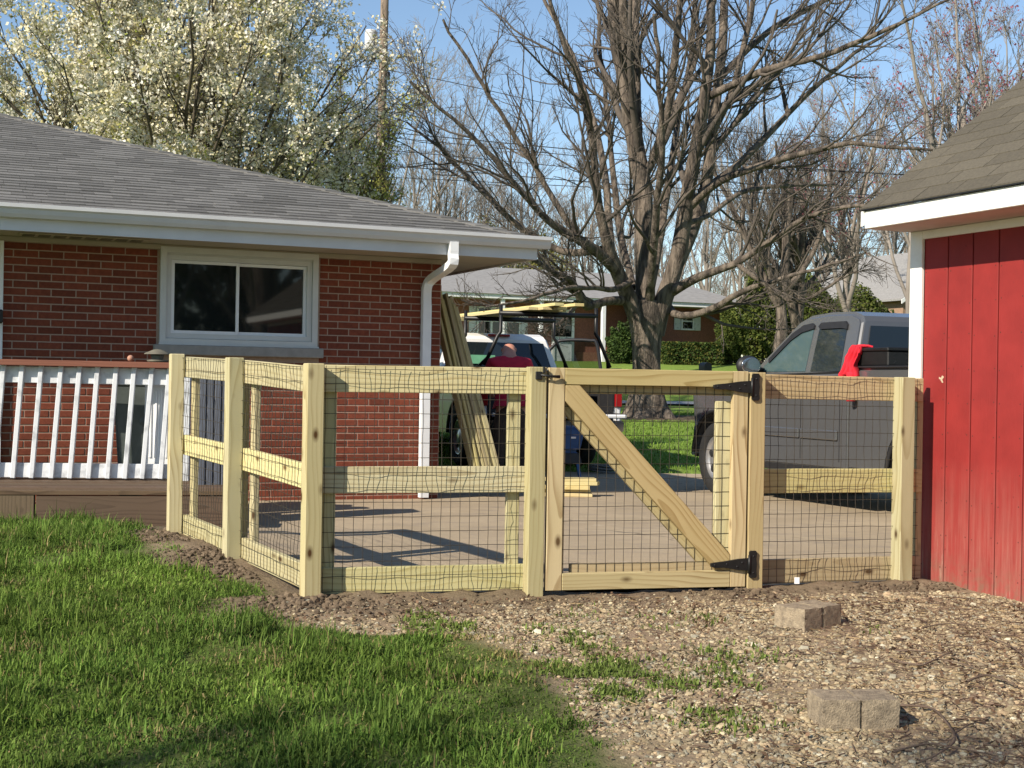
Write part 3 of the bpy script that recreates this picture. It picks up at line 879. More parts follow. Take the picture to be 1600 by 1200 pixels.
# ------------------------------------------------------------------ fence
def wire_panel(name, q0, q1, z0, z1, nrm, parent, sx=.0508, sz=.0762, wav=.015, r=.0015, seed=0):
    """welded wire from q0 to q1 (thing-local points), standing off along nrm with gentle waves"""
    rg = np.random.default_rng(seed)
    q0 = np.asarray(q0, float); q1 = np.asarray(q1, float); d = q1 - q0; L = np.linalg.norm(d[:2]); n = np.asarray(nrm, float)
    off = rg.uniform(0, 50)
    zt0 = z0; zt1 = z1
    def pos(u, v):                       # u along 0..L, v height
        w = wav * (fbm(u * 7 + off, v * 9 + off, 3) - .45) * 2.2
        x = u + .006 * (fbm(u * 9 + 3 * off, v * 11, 2) - .37); zz = v + .006 * (fbm(u * 10, v * 7 + off, 2) - .37)
        rise = (q1[2] - q0[2]) * u / L
        return q0[:3] * np.array([1, 1, 0]) + (d * np.array([1, 1, 0]) / L) * np.asarray(x)[..., None] + n * np.asarray(w)[..., None] + np.stack([np.zeros_like(u), np.zeros_like(u), zz + rise + q0[2]], -1)
    us = np.arange(.02, L, sx); vs = np.arange(z0, z1, sz)
    vv = np.linspace(z0, z1 + .0, 40); uu = np.linspace(0, L, max(12, int(L / .025)))
    m = MB()
    U, Vv = np.meshgrid(us, vv, indexing='ij'); Pt = pos(U, Vv); m.tubes(Pt, np.full(Pt.shape[:2], r), 4)
    U, Vv = np.meshgrid(uu, vs, indexing='xy'); Pt = pos(U, Vv); m.tubes(Pt, np.full(Pt.shape[:2], r), 4)
    return m.build(name, M['wire'], parent, True)
PW = .089
def post(name, p, top, rot, parent, base, mat, bot=-.35):
    p = np.asarray(p) - base
    o = add_obj(name, box_mesh(PW, PW, top - bot, .004, 'post' + mat.name), mat, parent, (p[0], p[1], (top + bot) / 2), (0, 0, rot))
    return o
def bay(parent, base, a, b, n, tops, zs, mat, seed, t0=.045, t1=.045, ext=0.0, rt0=.01, rt1=.01, mesh=True, batt=(True, True), wz=.0):
    """rails, battens and mesh between posts a and b (world xy), n = outward normal, tops = rise at a and b"""
    a = np.asarray(a, float); b = np.asarray(b, float); d = (b - a); d[2] = 0; L = np.linalg.norm(d); d /= L
    for k, (z0, z1) in enumerate(zs):
        p0 = a - base + d * rt0 + n * -.064; p1 = b - base - d * (rt1 - ext) + n * -.064
        p0[2] = (z0 + z1) / 2 + tops[0]; p1[2] = (z0 + z1) / 2 + tops[1]
        beam('rail', p0, p1, z1 - z0, .036, mat[k % len(mat)], parent, (0, 0, 1))
    for flag, s, tp in ((batt[0], t0 + .05, tops[0]), (batt[1], L - t1 - .05, tops[1])):
        if flag:
            q = a - base + d * s - n * .101
            beam('batten', (q[0], q[1], .03 + tp), (q[0], q[1], zs[0][0] + .03 + tp), .07, .036, mat[0], parent, tuple(d))
    if mesh:
        p0 = a - base + d * t0 + n * -.030; p1 = b - base - d * (t1 - ext) + n * -.030
        p0[2] = tops[0]; p1[2] = tops[1]
        wire_panel('wire_mesh', p0, p1, .02, zs[0][1] - .004, n, parent, seed=seed)
ZS = [(1.043, 1.183), (.522, .660), (.005, .140)]
ROTP = math.radians(17)
pn, pw_, py_ = M['pine'], M['pine_warm'], M['pine_yellow']
# side run along the lawn
SN = np.array([-SD[1], SD[0], 0]); RS = math.radians(28)
fs = thing('fence_section', 'two-bay pale pine fence run between lawn and deck, with wire mesh', 'fence', A0)
post('post', A0, 1.188, math.radians(24), fs, A0, pn); post('post', M0, 1.228, RS, fs, A0, pn); post('post', L0, 1.262, RS - .1, fs, A0, pn)
zs_s = [(1.035, 1.170), (.525, .655), (.0, .13)]
bay(fs, A0, M0, A0, SN, (.045, .0), zs_s, [pn, py_], 11, rt1=.05)
bay(fs, A0, L0, M0, SN, (.075, .045), zs_s, [pn, py_], 12)
# front panel between the corner post and the gate
ff = thing('fence_section', 'pale pine fence panel with wire mesh between corner post and gate', 'fence', GL)
post('post', GL, 1.192, ROTP, ff, GL, pn)
bay(ff, GL, A0, GL, FN, (0, .004), ZS, [pn, pn, pn], 21, rt0=-.02, rt1=.0)
# end panel between the gate and the shed
fe = thing('fence_section', 'warm tan pine fence panel with wire mesh between gate and shed', 'fence', GR0)
post('post', GR0, 1.186, math.radians(13), fe, GR0, pw_); post('post', E0, 1.176, ROTP + .06, fe, GR0, pn)
bay(fe, GR0, GR0, E0, FN, (0, -.006), [(1.043, 1.178), (.516, .652), (.012, .146)], [pw_, py_, pw_], 31, ext=.17, batt=(False, False))
q = E0 + FD * .155 - FN * .10 - GR0
beam('batten', (q[0], q[1], 0), (q[0], q[1], 1.04), .04, .03, pw_, fe, tuple(FD))
q = hit(1245, 907, GR0 - FN * .044, FN) - GR0
box('paper_tag', q - np.array([.014, .004, .018]), q + np.array([.014, .0, .018]), M['label'], fe, 0)
# gate
g0, g1 = .058, 1.192
gt = thing('garden_gate', 'pine gate with diagonal brace, wire mesh and black strap hinges', 'gate', fpt(g0, -.008), FA)
GW = g1 - g0; gz0, gz1 = .012, 1.190; sw = .088
yf, yb = -.044, -.006
def gbeam(name, a, b, w, side, mat, y=(yf, yb), **k):
    c = (y[0] + y[1]) / 2
    return beam(name, (a[0], c, a[1]), (b[0], c, b[1]), w, abs(y[1] - y[0]), mat, gt, side)
gbeam('stile', (sw / 2 + .002, gz0), (sw / 2 + .002, gz1), sw, (1, 0, 0), pw_)
gbeam('stile', (GW - sw / 2, gz0), (GW - sw / 2, gz1), sw, (1, 0, 0), pw_)
gbeam('top_rail', (sw + .004, gz1 - .0445), (GW - sw - .002, gz1 - .0445), .088, (0, 0, 1), pw_)
gbeam('bottom_rail', (sw + .004, gz0 + .046), (GW - sw - .002, gz0 + .046), .090, (0, 0, 1), pw_)
rb = (-.002, .034)
gbeam('rear_stile', (sw / 2 + .022, gz0 + .02), (sw / 2 + .022, gz1 - .1), sw, (1, 0, 0), pw_, rb)
gbeam('rear_stile', (GW - sw - .035, gz0 + .05), (GW - sw - .035, gz1 - .165), .085, (1, 0, 0), pn, rb)
gbeam('rear_top_rail', (.01, gz1 - .085), (GW - .06, gz1 - .085), .10, (0, 0, 1), pw_, rb)
gbeam('rear_bottom_rail', (.15, gz0 + .085), (GW - .13, gz0 + .085), .10, (0, 0, 1), pw_, rb)
# diagonal brace with ends cut to the frame
bx0, bz0, bx1, bz1 = sw + .006, gz1 - .092, GW - sw - .004, gz0 + .094
wd = .080
def brace(name, dx_, dz_, y0, y1, mat):
    pts = [(bx0 + dx_, bz0 + dz_), (bx0 + dx_ + wd, bz0 + dz_), (bx1 + dx_, bz1 + dz_ + wd * 1.05), (bx1 + dx_, bz1 + dz_), (bx1 + dx_ - wd, bz1 + dz_), (bx0 + dx_, bz0 + dz_ - wd * 1.05)]
    ang = math.atan2(bx1 - bx0, bz1 - bz0)
    c = np.mean(pts, axis=0)
    ca, sa = math.cos(ang), math.sin(ang)
    # local Z runs along the brace so that the grain does too
    lp = [((p[0] - c[0]) * ca - (p[1] - c[1]) * sa, (p[0] - c[0]) * sa + (p[1] - c[1]) * ca) for p in pts]
    o = prism(name, lp, 'y', y0, y1, mat, gt, .002, 1)
    o.location = (c[0], 0, c[1]); o.rotation_euler = (0, ang, 0)
    return o
brace('brace', 0, 0, yf, yb + .001, pw_)
brace('rear_brace', -.012, -.045, rb[0] + .0005, rb[1] - .004, pw_)
wire_panel('wire_mesh', (sw - .02, -.004, 0), (GW - sw + .02, -.004, 0), gz0 + .06, gz1 - .06, (0, -1, 0), gt, wav=.001, seed=41)
def hinge(z, rec):
    yp = yf - .016
    h = prism('hinge', [(GW - .31 + .10, z - .010), (GW - .31 + .12, z - .016), (GW - .13, z - .016), (GW - .05, z - .030), (GW + .012, z - .034), (GW + .012, z + .034), (GW - .05, z + .030), (GW - .13, z + .018), (GW - .19, z + .012), (GW - .21, z + .008)], 'y', yp - .004, yp + .012, M['black'], gt, .001, 1)
    prism('hinge_plate', [(GW + .014, z - .066), (GW + .022, z - .074), (GW + .050, z - .074), (GW + .058, z - .064), (GW + .054, z - .03), (GW + .058, z), (GW + .054, z + .03), (GW + .058, z + .064), (GW + .050, z + .074), (GW + .022, z + .074), (GW + .014, z + .066)], 'y', yp - .006, yp + .012, M['black'], h)
    pipe('hinge_pin', [(GW + .013, yp - .005, z - .05), (GW + .013, yp - .005, z + .05)], .008, M['black'], h)
    for sx_, sz_ in ((-.19, 0), (-.12, .004), (-.06, -.01), (-.03, .012), (.036, .045), (.036, -.045)):
        lathe('screw', [(0.0, .0), (.005, .0), (.004, .003), (0, .004)], M['chrome'] if False else M['dark_plastic'], h, 8, (GW + sx_, yp - .006, z + sz_), (PI / 2, 0, 0))
hinge(gz1 - .085, 1); hinge(gz0 + .125, 1)
# latch
lt = box('latch', (-.075, yf - .020, gz1 - .065), (-.040, yf + .002, gz1 - .022), M['black'], gt, .003)
pipe('latch_bar', [(-.05, yf - .022, gz1 - .040), (.0, yf - .026, gz1 - .046), (.055, yf - .018, gz1 - .048)], .0065, M['black'], lt, radii=[.006, .006, .009])
box('latch_fork', (-.036, yf - .03, gz1 - .03), (-.026, yf + .02, gz1 + .004), M['black'], lt, .002)

# ------------------------------------------------------------------ deck and its furniture
dR = P(300, 800, 10.02); dL = P(-90, 800, 9.72)
dd = (dR - dL) * np.array([1, 1, 0]); DLEN = np.linalg.norm(dd); dang = math.atan2(dd[1], dd[0])
deck = thing('wooden_deck', 'low dark brown stained deck platform against the brick house', 'deck', (dL[0], dL[1], 0), dang)
DZ = .285
dxm = DLEN + .25
box('front_beam', (-.6, 0, -.02), (.62, .05, DZ - .03), M['deck_wood'], deck, .005)
beam('front_beam', (.63, .03, .115), (dxm, .03, .115), .26, .055, M['deck_wood'], deck, (0, 0, 1))
for i in range(9):
    beam('deck_board', (-.6, .062 + i * .143, DZ - .018), (dxm + .01 * (i % 3), .062 + i * .143, DZ - .018), .136, .032, M['deck_wood'], deck, (0, 1, 0))
for x in (0, 1.2, dxm - .1): box('joist', (x, .06, 0), (x + .05, 1.3, DZ - .04), M['deck_wood'], deck, 0)
rR = P(283, 748, 11.0); rL = P(-70, 744, 10.75)
dd = (rR - rL) * np.array([1, 1, 0]); RL = np.linalg.norm(dd); rang = math.atan2(dd[1], dd[0])
rail = thing('deck_railing', 'white deck railing with slanted square balusters and brown top rail', 'railing', (rL[0], rL[1], DZ), rang)
zt = .935
lean = .030
beam('top_rail', (-.5, -.01, zt - .012), (RL, -.01, zt - .012 - .006), .046, .13, M['rail_cap'], rail, (0, 0, 1))
beam('upper_board', (-.5, .03, zt - .105), (RL, .03, zt - .111), .13, .035, M['white_old'], rail, (0, 0, 1))
beam('lower_board', (-.5, .03, .075), (RL, .03, .07), .115, .035, M['white_old'], rail, (0, 0, 1))
bxs = [-27, 2, 31, 61, 92, 121, 149, 178, 206, 234, 261]
ri = np.array([math.cos(rang), math.sin(rang), 0])
for px in bxs:
    s = (hit(px, 640, rL, np.array([-ri[1], ri[0], 0])) - rL) @ ri
    s2 = s - .045 + random.uniform(-.006, .006); s1 = s + .015
    beam('baluster', (s2, -.010, .012), (s1, -.010, zt - .036), .037, .036, M['white_old'], rail, (1, 0, 0), .004)
    
box('end_post', (RL - .03, -.005, -.02), (RL + .06, .085, zt - .05), M['white_old'], rail, .005)
ballp = rL + ri * ((hit(204, 562, rL, np.array([-ri[1], ri[0], 0])) - rL) @ ri)
def sphere(name, r, mat, parent, loc, sq=(1, 1, 1), sub=3):
    bm = bmesh.new(); bmesh.ops.create_icosphere(bm, subdivisions=sub, radius=r)
    for v in bm.verts: v.co = Vector((v.co.x * sq[0], v.co.y * sq[1], v.co.z * sq[2]))
    me = bpy.data.meshes.new(name); bm.to_mesh(me); bm.free()
    for p in me.polygons: p.use_smooth = True
    return add_obj(name, me, mat, parent, loc)
RTZ = DZ + zt + .008
tag(sphere('ball', .026, M['terracotta'], None, (ballp[0], ballp[1], RTZ + .026)), 'small round tan ball resting on brown deck rail', 'ball')
lp = rL + ri * ((hit(246, 560, rL, np.array([-ri[1], ri[0], 0])) - rL) @ ri)
lan = thing('bird_feeder', 'small flat-roofed brown feeder standing on the deck rail', 'bird feeder', (lp[0], lp[1], RTZ))
lathe('tray', [(.0, 0), (.075, 0), (.085, .016), (.05, .018), (.0, .02)], M['lantern'], lan, 16)
lathe('body', [(.045, .018), (.055, .05), (.05, .06)], M['bin'], lan, 4, rot=(0, 0, .6), smooth=False)
lathe('roof', [(.105, .062), (.10, .07), (.03, .10), (0, .104)], M['lantern'], lan, 16)
# wheelie bin behind the railing
bp = P(223, 740, 11.55)
wb = thing('trash_bin', 'dark grey green plastic bin with lid behind the deck railing', 'bin', (bp[0], bp[1], DZ), .2)
def taper_box(name, z0, z1, a0, b0, a1, b1, mat, parent, bev=.02, dy=0):
    bm = bmesh.new()
    V = [bm.verts.new(p) for p in ((-a0, -b0, z0), (a0, -b0, z0), (a0, b0, z0), (-a0, b0, z0), (-a1, -b1 + dy, z1), (a1, -b1 + dy, z1), (a1, b1 + dy, z1), (-a1, b1 + dy, z1))]
    for q in BOXQ: bm.faces.new([V[i] for i in q])
    if bev: bmesh.ops.bevel(bm, geom=bm.edges[:], offset=bev, segments=2, affect='EDGES')
    me = bpy.data.meshes.new(name); bm.to_mesh(me); bm.free()
    return add_obj(name, me, mat, parent)
taper_box('body', .03, .76, .185, .19, .235, .25, M['bin'], wb)
taper_box('lid', .755, .815, .25, .27, .235, .25, M['bin'], wb, .02)
pipe('handle', [(-.2, .30, .74), (.2, .30, .74)], .018, M['bin'], wb)
sphere('latch_bulge', .06, M['bin'], wb, (.03, -.215, .46), (1, .35, .8))
for sx_ in (-.15, .15): lathe('wheel', [(0, -.02), (.09, -.02), (.09, .02), (0, .02)], M['rubber'], wb, 14, (sx_, .20, .09), (0, PI / 2, 0))
# white ribbed cabinet
cp = P(252, 740, 11.25)
wc = thing('deck_cabinet', 'white ribbed cabinet at the end of the deck railing', 'cabinet', (cp[0], cp[1], DZ), .12)
box('body', (-.125, -.12, 0), (.15, .2, .80), M['white'], wc, .01)
box('lid', (-.14, -.135, .801), (.165, .215, .835), M['white'], wc, .008)
for i in range(5): box('rib', (-.085 + i * .042, -.130, .17), (-.065 + i * .042, -.1205, .72), M['white'], wc, .004)
# grey ribbed cabinet beyond the side fence
gp_ = P(336, 812, 10.75)
gc = thing('storage_cabinet', 'tall slate grey slatted resin cabinet behind the side fence', 'cabinet', (gp_[0], gp_[1], hz(gp_[0], gp_[1])), .30)
box('body', (-.145, -.10, 0), (.20, .25, 1.21), M['grey_panel'], gc, .01)
for i in range(6): box('slat', (-.14 + i * .057, -.118, .06), (-.14 + i * .057 + .047, -.101, 1.16), M['grey_panel'], gc, .004)
box('side_trim', (-.175, -.09, 0), (-.147, -.04, 1.18), M['white'], gc, .004)
pipe('handle', [(.06, -.12, .30), (.09, -.15, .32), (.14, -.15, .36), (.17, -.12, .37)], .012, M['black'], gc)

# ------------------------------------------------------------------ pickups
def wheel(parent, x, y, z, r, side, rimr, tag_='wheel'):
    rot = (PI / 2 if side < 0 else -PI / 2, 0, 0)
    w = .125
    t = lathe('wheel', [(rimr, -w), (r * .93, -w * .98), (r * .985, -w * .8), (r, -w * .5), (r, w * .5), (r * .985, w * .8), (r * .93, w * .98), (rimr * 1.02, w * .9), (rimr * .98, w * .6), (rimr * .95, 0)], M['rubber'], parent, 36, (x, y, z), rot)
    lathe('rim', [(rimr * 1.0, w * .85), (rimr * .93, w * .88), (rimr * .88, w * .62), (rimr * .55, w * .60), (rimr * .30, w * .82), (0.0, w * .84)], M['alloy'], t, 36, (x, y, z), rot)
    for k in range(6):
        a = k * PI / 3 + .3
        c = (math.cos(a) * rimr * .66, math.sin(a) * rimr * .66)
        yy = y + side * (w * .66)
        o = lathe('rim_hole', [(0, .004), (.036, .004), (.040, 0)], M['dark_plastic'], t, 12)
        o.location = (x + c[0], yy, z + c[1]); o.rotation_euler = (PI / 2 if side < 0 else -PI / 2, 0, 0); o.scale = (1.0, 1.35, 1)
        o.rotation_euler = (-PI / 2 * side, -a - PI / 2 if side > 0 else a + PI / 2, 0)
    return t
def arc(cx, cz, r, a0, a1, n=14):
    return [(cx + r * math.cos(a), cz + r * math.sin(a)) for a in np.linspace(a0, a1, n)]
def yh(z): return .945 - max(z - 1.3, 0) * .34
def pickup(name, label, loc, rz, paint, tail_open=False, extras=None):
    T = thing(name, label, 'pickup truck', loc, rz)
    AR = .50
    cx_ = lambda x: .8 * x + .04
    cxs = lambda pts: [(cx_(a), b) for a, b in pts]
    XB = -.735
    front = [(XB + .01, .44)] + [(1.82 - AR - .02, .42)] + arc(1.82, .42, AR, PI * .99, .04) + [(2.55, .40), (2.78, .50), (2.83, .72), (2.80, .98), (2.70, 1.12), (2.45, 1.20), (1.22, 1.29), (XB + .01, 1.325)]
    nose = lambda x, y, z: (x, y * (1 - .30 * min(max((x - 2.15) / .68, 0), 1) ** 2), z)
    b = prism('body', front, 'y', -1.0, 1.0, paint, T, .055, 3, nose)
    prism('inner_wheelhouse', [(1.15, .5), (2.5, .5), (2.5, 1.05), (1.15, 1.05)], 'y', -.70, .70, M['dark_plastic'], T)
    box('chassis', (-2.9, -.45, .38), (1.2, .45, .62), M['dark_plastic'], T, 0)
    bumper = prism('front_bumper', [(2.50, .38), (2.80, .42), (2.88, .55), (2.86, .74), (2.72, .76), (2.40, .62)], 'y', -.98, .98, M['dark_plastic'], T, .03, 2, nose)
    bed = [(-3.0, .62), (-2.42, .47)] + arc(-1.82, .42, AR, .04, PI * .98)[::-1] + [(-1.28, .44), (XB, .44), (XB, 1.37), (-3.0, 1.37)]
    for s in (-1, 1):
        prism('bed_side', bed, 'y', *sorted((s * .90, s * 1.0)), paint, T, .025, 2)
        box('bed_rail', (-2.99, min(s * .89, s * 1.005), 1.371), (XB - .005, max(s * .89, s * 1.005), 1.39), M['dark_plastic'], T, .005)
        prism('inner_wheelhouse', [(-2.5, .4), (-1.2, .4), (-1.2, 1.1), (-2.5, 1.1)], 'y', *sorted((s * .62, s * .74)), M['dark_plastic'], T)
    box('bed_floor', (-2.99, -.89, .74), (XB - .06, .89, .79), M['dark_plastic'], T, 0)
    box('bed_front', (XB - .05, -.89, .5), (XB - .002, .89, 1.36), paint, T, .01)
    for s in (-1, 1): box('bed_liner', (-2.995, min(s * .872, s * .897), .80), (XB - .06, max(s * .872, s * .897), 1.369), M['dark_plastic'], T, 0)
    box('bed_liner', (XB - .075, -.87, .80), (XB - .052, .87, 1.36), M['dark_plastic'], T, 0)
    rear_b = prism('rear_bumper', [(-3.0, .50), (-3.18, .52), (-3.20, .68), (-3.0, .70)], 'y', -.97, .97, M['chrome'] if tail_open else M['chrome'], T, .02, 2)
    if tail_open:
        tg = box('tailgate', (-3.54, -.86, .72), (-3.03, .86, .775), paint, T, .015)
        box('tailgate_liner', (-3.52, -.84, .776), (-3.05, .84, .786), M['dark_plastic'], tg, .003)
    else:
        tg = box('tailgate', (-3.05, -.89, .70), (-3.005, .89, 1.36), paint, T, .012)
    for s in (-1, 1):
        box('tail_light', (-3.03, min(s * .905, s * 1.004), .86), (-2.93, max(s * .905, s * 1.004), 1.27), M['red_light'], T, .012)
        box('headlight', (2.62, min(s * .48, s * .74), .86), (2.80, max(s * .48, s * .74), 1.04), M['chrome'], T, .03)
    gh = [(1.50, 1.27), (1.40, 1.34), (.62, 1.84), (.38, 1.905), (-.05, 1.925), (-.55, 1.915), (-.74, 1.87), (-.80, 1.82), (-.955, 1.31)]
    fnm = lambda x, y, z: (x, y * yh(z) / .945, z)
    prism('cab', cxs(gh), 'y', -.945, .945, paint, T, .05, 3, fnm)
    def pane(nm, pts, s, mat, off=.006, par=None, th=.02):
        o = prism(nm, cxs(pts), 'y', -th, off, mat, par or T, 0, 1, None)
        for v in o.data.vertices:
            v.co.y = s * (yh(v.co.z) + v.co.y)
        return o
    fw = [(1.17, 1.345), (1.10, 1.40), (.62, 1.715), (.42, 1.79), (.25, 1.805), (.19, 1.79), (.09, 1.345)]
    qw = [(-.03, 1.345), (.06, 1.77), (.03, 1.80), (-.48, 1.80), (-.53, 1.77), (-.66, 1.345)]
    for s in (-1, 1):
        pane('window', fw, s, M['car_glass_teal'] if paint == M['grey_paint'] else M['car_glass']); pane('window', qw, s, M['car_glass'])
        pane('window_visor', [(1.02, 1.475), (.62, 1.735), (.42, 1.81), (.24, 1.825), (.17, 1.80), (.165, 1.77), (.26, 1.755), (.42, 1.735), (.62, 1.66), (.98, 1.435)], s, M['dark_plastic'], .022)
        pane('window_visor', [(.075, 1.79), (.03, 1.825), (-.48, 1.825), (-.545, 1.79), (-.56, 1.745), (-.50, 1.755), (-.44, 1.76), (.02, 1.76)], s, M['dark_plastic'], .022)
        yy = sorted((s * .998, s * 1.003))
        for x in (1.02, .068, -.60):
            box('door_seam', (x - .004, yy[0], .50), (x + .004, yy[1], 1.30), M['dark_plastic'], T, 0)
        m0 = sorted((s * 1.0, s * 1.022))
        box('side_moulding', (.08, m0[0], .70), (.96, m0[1], .79), paint, T, .006)
        box('side_moulding', (-.58, m0[0], .70), (.055, m0[1], .79), paint, T, .006)
        box('door_handle', (.10, min(s * 1.002, s * 1.035), 1.13), (.30, max(s * 1.002, s * 1.035), 1.17), paint, T, .012)
        box('rocker', (XB + .02, min(s * .93, s * .985), .36), (1.28, max(s * .93, s * .985), .439), M['dark_plastic'], T, .01)
        # arch lip
        for cx in (1.82, -1.82):
            a = np.linspace(.06, PI * .97, 20)
            pts = [(cx + AR * math.cos(t), s * .985, .42 + AR * math.sin(t)) for t in a]
            pipe('arch_lip', pts, .022, M['dark_plastic'], T, 6)
        # mirror
        mp_ = (.86, s * 1.14, 1.40)
        mh = sphere('mirror', .13, M['dark_plastic'], T, mp_, (.55, 1.02, .82))
        sphere('mirror_glass', .11, M['mirror'], mh, (mp_[0] - .066, mp_[1], mp_[2]), (.10, 1.0, .80))
        pipe('mirror_arm', [(.93, s * .94, 1.36), (.89, s * 1.06, 1.37)], .03, M['dark_plastic'], mh)
        wheel(T, 1.82, s * .86, .40, .40, s, .245); wheel(T, -1.82, s * .86, .40, .40, s, .245)
    # windscreen and rear window
    def endpane(nm, corners, mat):
        V = np.array(corners, float); m = MB(); m.add(V, [(0, 1, 2, 3)]); return m.build(nm, mat, T)
    xb = lambda z: cx_(-.955 + (z - 1.31) * (.155 / .51)) - .008
    xf = lambda z: cx_(1.40 - (z - 1.34) * (.78 / .50)) + .012
    endpane('rear_window', [(xb(1.39), -.80, 1.39), (xb(1.39), .80, 1.39), (xb(1.775), .69, 1.775), (xb(1.775), -.69, 1.775)], M['car_glass'])
    endpane('windscreen', [(xf(1.36), .86, 1.36), (xf(1.36), -.86, 1.36), (xf(1.81), -.70, 1.81), (xf(1.81), .70, 1.81)], M['car_glass'])
    box('brake_light', (-.605, -.17, 1.865), (-.555, .17, 1.90), M['red_light'], T, .008)
    pipe('fuel_door', [(-1.62 + .095 * math.cos(t), 1.003, 1.08 + .085 * math.sin(t)) for t in np.linspace(0, 2 * PI, 24)], .004, M['dark_plastic'], T, 5)
    return T
aG = math.radians(20.0)
fG = np.array([-math.sin(aG), math.cos(aG), 0])
lG = np.array([-math.cos(aG), -math.sin(aG), 0])
fw_ = P(1124, 700, 15.05); fw_[2] = 0          # front left tyre on the ground
gcen = fw_ - fG * 1.82 - lG * .93
zG = -.075
grey = pickup('pickup_truck', 'dark grey pickup parked beside the red shed', (gcen[0], gcen[1], zG), PI / 2 + aG, M['grey_paint'])
def gw(x, y, z): return gcen + fG * x + lG * y + np.array([0, 0, zG + z])
tb = thing('toolbox', 'black diamond plate toolbox lying across the grey pickup bed', 'toolbox', gw(-1.03, 0, 1.39), PI / 2 + aG)
box('chest', (-.26, -.97, 0), (.24, .97, .13), M['black'], tb, .01)
box('lid', (-.27, -.98, .131), (.25, .98, .165), M['black'], tb, .008)
for i in range(14):
    for j in range(3):
        o = box('tread_lug', (-.2625, .0, 0), (-.259, .03, .006), M['dark_plastic'], tb, 0, (0.6 if (i + j) % 2 else -.6, 0, 0)); o.location = (-.2615, .90 - i * .125, .03 + j * .038)
# red jacket: sheet hanging over the rail, with a sleeve
def cloth(name, path, w, mat, parent, seed, thick=.01, wfun=None):
    rg = np.random.default_rng(seed); n = 46; k = 22
    p = smooth_path(path, 6); s = np.linspace(0, 1, len(p)); q = np.stack([np.interp(np.linspace(0, 1, n), s, p[:, i]) for i in range(3)], -1)
    u = np.linspace(-.5, .5, k)
    V = []
    for i in range(n):
        t = i / (n - 1)
        ww = w * (wfun(t) if wfun else 1)
        fold = .034 * np.sin(u * 19 + 3 * t + seed) * (0.35 + t) + .03 * (fbm(u * 6 + seed, np.full(k, t * 7.0)) - .45)
        V.append(np.stack([q[i, 0] + u * ww + .01 * np.sin(t * 13 + u * 4), q[i, 1] + fold * (t > .3), q[i, 2] + fold * (t <= .45) * .8 + .01 * np.sin(u * 15)], -1))
    V = np.array(V).reshape(-1, 3)
    q4 = [(i * k + j, i * k + j + 1, (i + 1) * k + j + 1, (i + 1) * k + j) for i in range(n - 1) for j in range(k - 1)]
    o = add_obj(name, mesh_np(name, V, q4, None, True), mat, parent)
    md = o.modifiers.new('thick', 'SOLIDIFY'); md.thickness = thick
    return o
jk = thing('jacket', 'crumpled bright red jacket draped over toolbox and grey pickup bed side', 'jacket', gw(-1.03, 0, 1.39), PI / 2 + aG)
cloth('garment', [(.10, .90, .172), (.13, .955, .178), (.16, .995, .165), (.19, 1.02, .10), (.21, 1.032, .03), (.22, 1.04, -.04), (.23, 1.045, -.09)], .13, M['red_cloth'], jk, 3, wfun=lambda t: .45 + 1.25 * t)
pipe('sleeve', [(.17, 1.05, -.06), (.16, 1.065, -.2), (.15, 1.07, -.32)], .05, M['red_cloth'], jk, 12, 4, radii=[.05, .042, .040])
wj = thing('white_jug', 'small white jug standing on the black toolbox', 'jug', gw(-1.09, .05, 1.555), 0)
lathe('bottle', [(0, 0), (.075, 0), (.085, .02), (.08, .10), (.035, .14), (.03, .17), (0, .175)], M['white'], wj, 16)
lathe('cap', [(.036, .172), (.036, .195), (0, .197)], M['white_old'], wj, 12)

# white pickup with ladder rack
aW = math.radians(18.0)
fW = np.array([-math.sin(aW), math.cos(aW), 0]); lW = np.array([-math.cos(aW), -math.sin(aW), 0])
wc_ = np.array([.54, 18.4, 0]) + fW * 3.0
zW = -.055
wt = pickup('pickup_truck', 'white pickup with black ladder rack and lowered tailgate', (wc_[0], wc_[1], zW), PI / 2 + aW, M['white_car'], True)
def ww(x, y, z): return wc_ + fW * x + lW * y + np.array([0, 0, zW + z])
rk = MB()
RZ = 2.10
for x in (-2.82, -1.12):
    pipe('rack_bar', [(x, -.70, RZ), (x, .70, RZ)], .033, M['black'], wt)
    for s in (-1, 1):
        pipe('rack_leg', [(x, s * .68, RZ + .11), (x, s * .68, 1.85), (x, s * .72, 1.80), (x, s * .90, 1.40)], .026, M['black'], wt)
        pipe('rack_foot', [(x, s * .86, 1.50), (x + .16, s * .93, 1.39)], .022, M['black'], wt)
for s in (-1, 1): pass
# flat green panel set just outside the rear glass
box('green_panel', (-.722, .10, 1.45), (-.716, .62, 1.58), M['green_panel'], wt, 0)
# open passenger door
hx, hy, th = .98, -1.0, math.radians(62)
dvx = np.array([-math.cos(th), -math.sin(th)])
def dpt(s, z, o=0.0): return (hx + dvx[0] * s - dvx[1] * o, hy + dvx[1] * s + dvx[0] * o, z)
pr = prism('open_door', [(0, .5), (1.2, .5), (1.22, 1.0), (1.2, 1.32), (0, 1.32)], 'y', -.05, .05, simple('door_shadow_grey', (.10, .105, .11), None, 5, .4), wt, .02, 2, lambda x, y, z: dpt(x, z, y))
pipe('window_frame', smooth_path([dpt(.03, 1.33), dpt(.42, 1.80), dpt(.60, 1.88), dpt(1.0, 1.88), dpt(1.12, 1.82), dpt(1.20, 1.33)], 6), .028, M['dark_plastic'], pr, 8)
gm = MB(); gm.add([dpt(.06, 1.33), dpt(1.19, 1.33), dpt(1.11, 1.80), dpt(1.0, 1.86), dpt(.6, 1.86), dpt(.42, 1.78)], None, [(0, 1, 2), (0, 2, 3), (0, 3, 4), (0, 4, 5)])
gm.build('window_glass', M['see_glass'], pr)
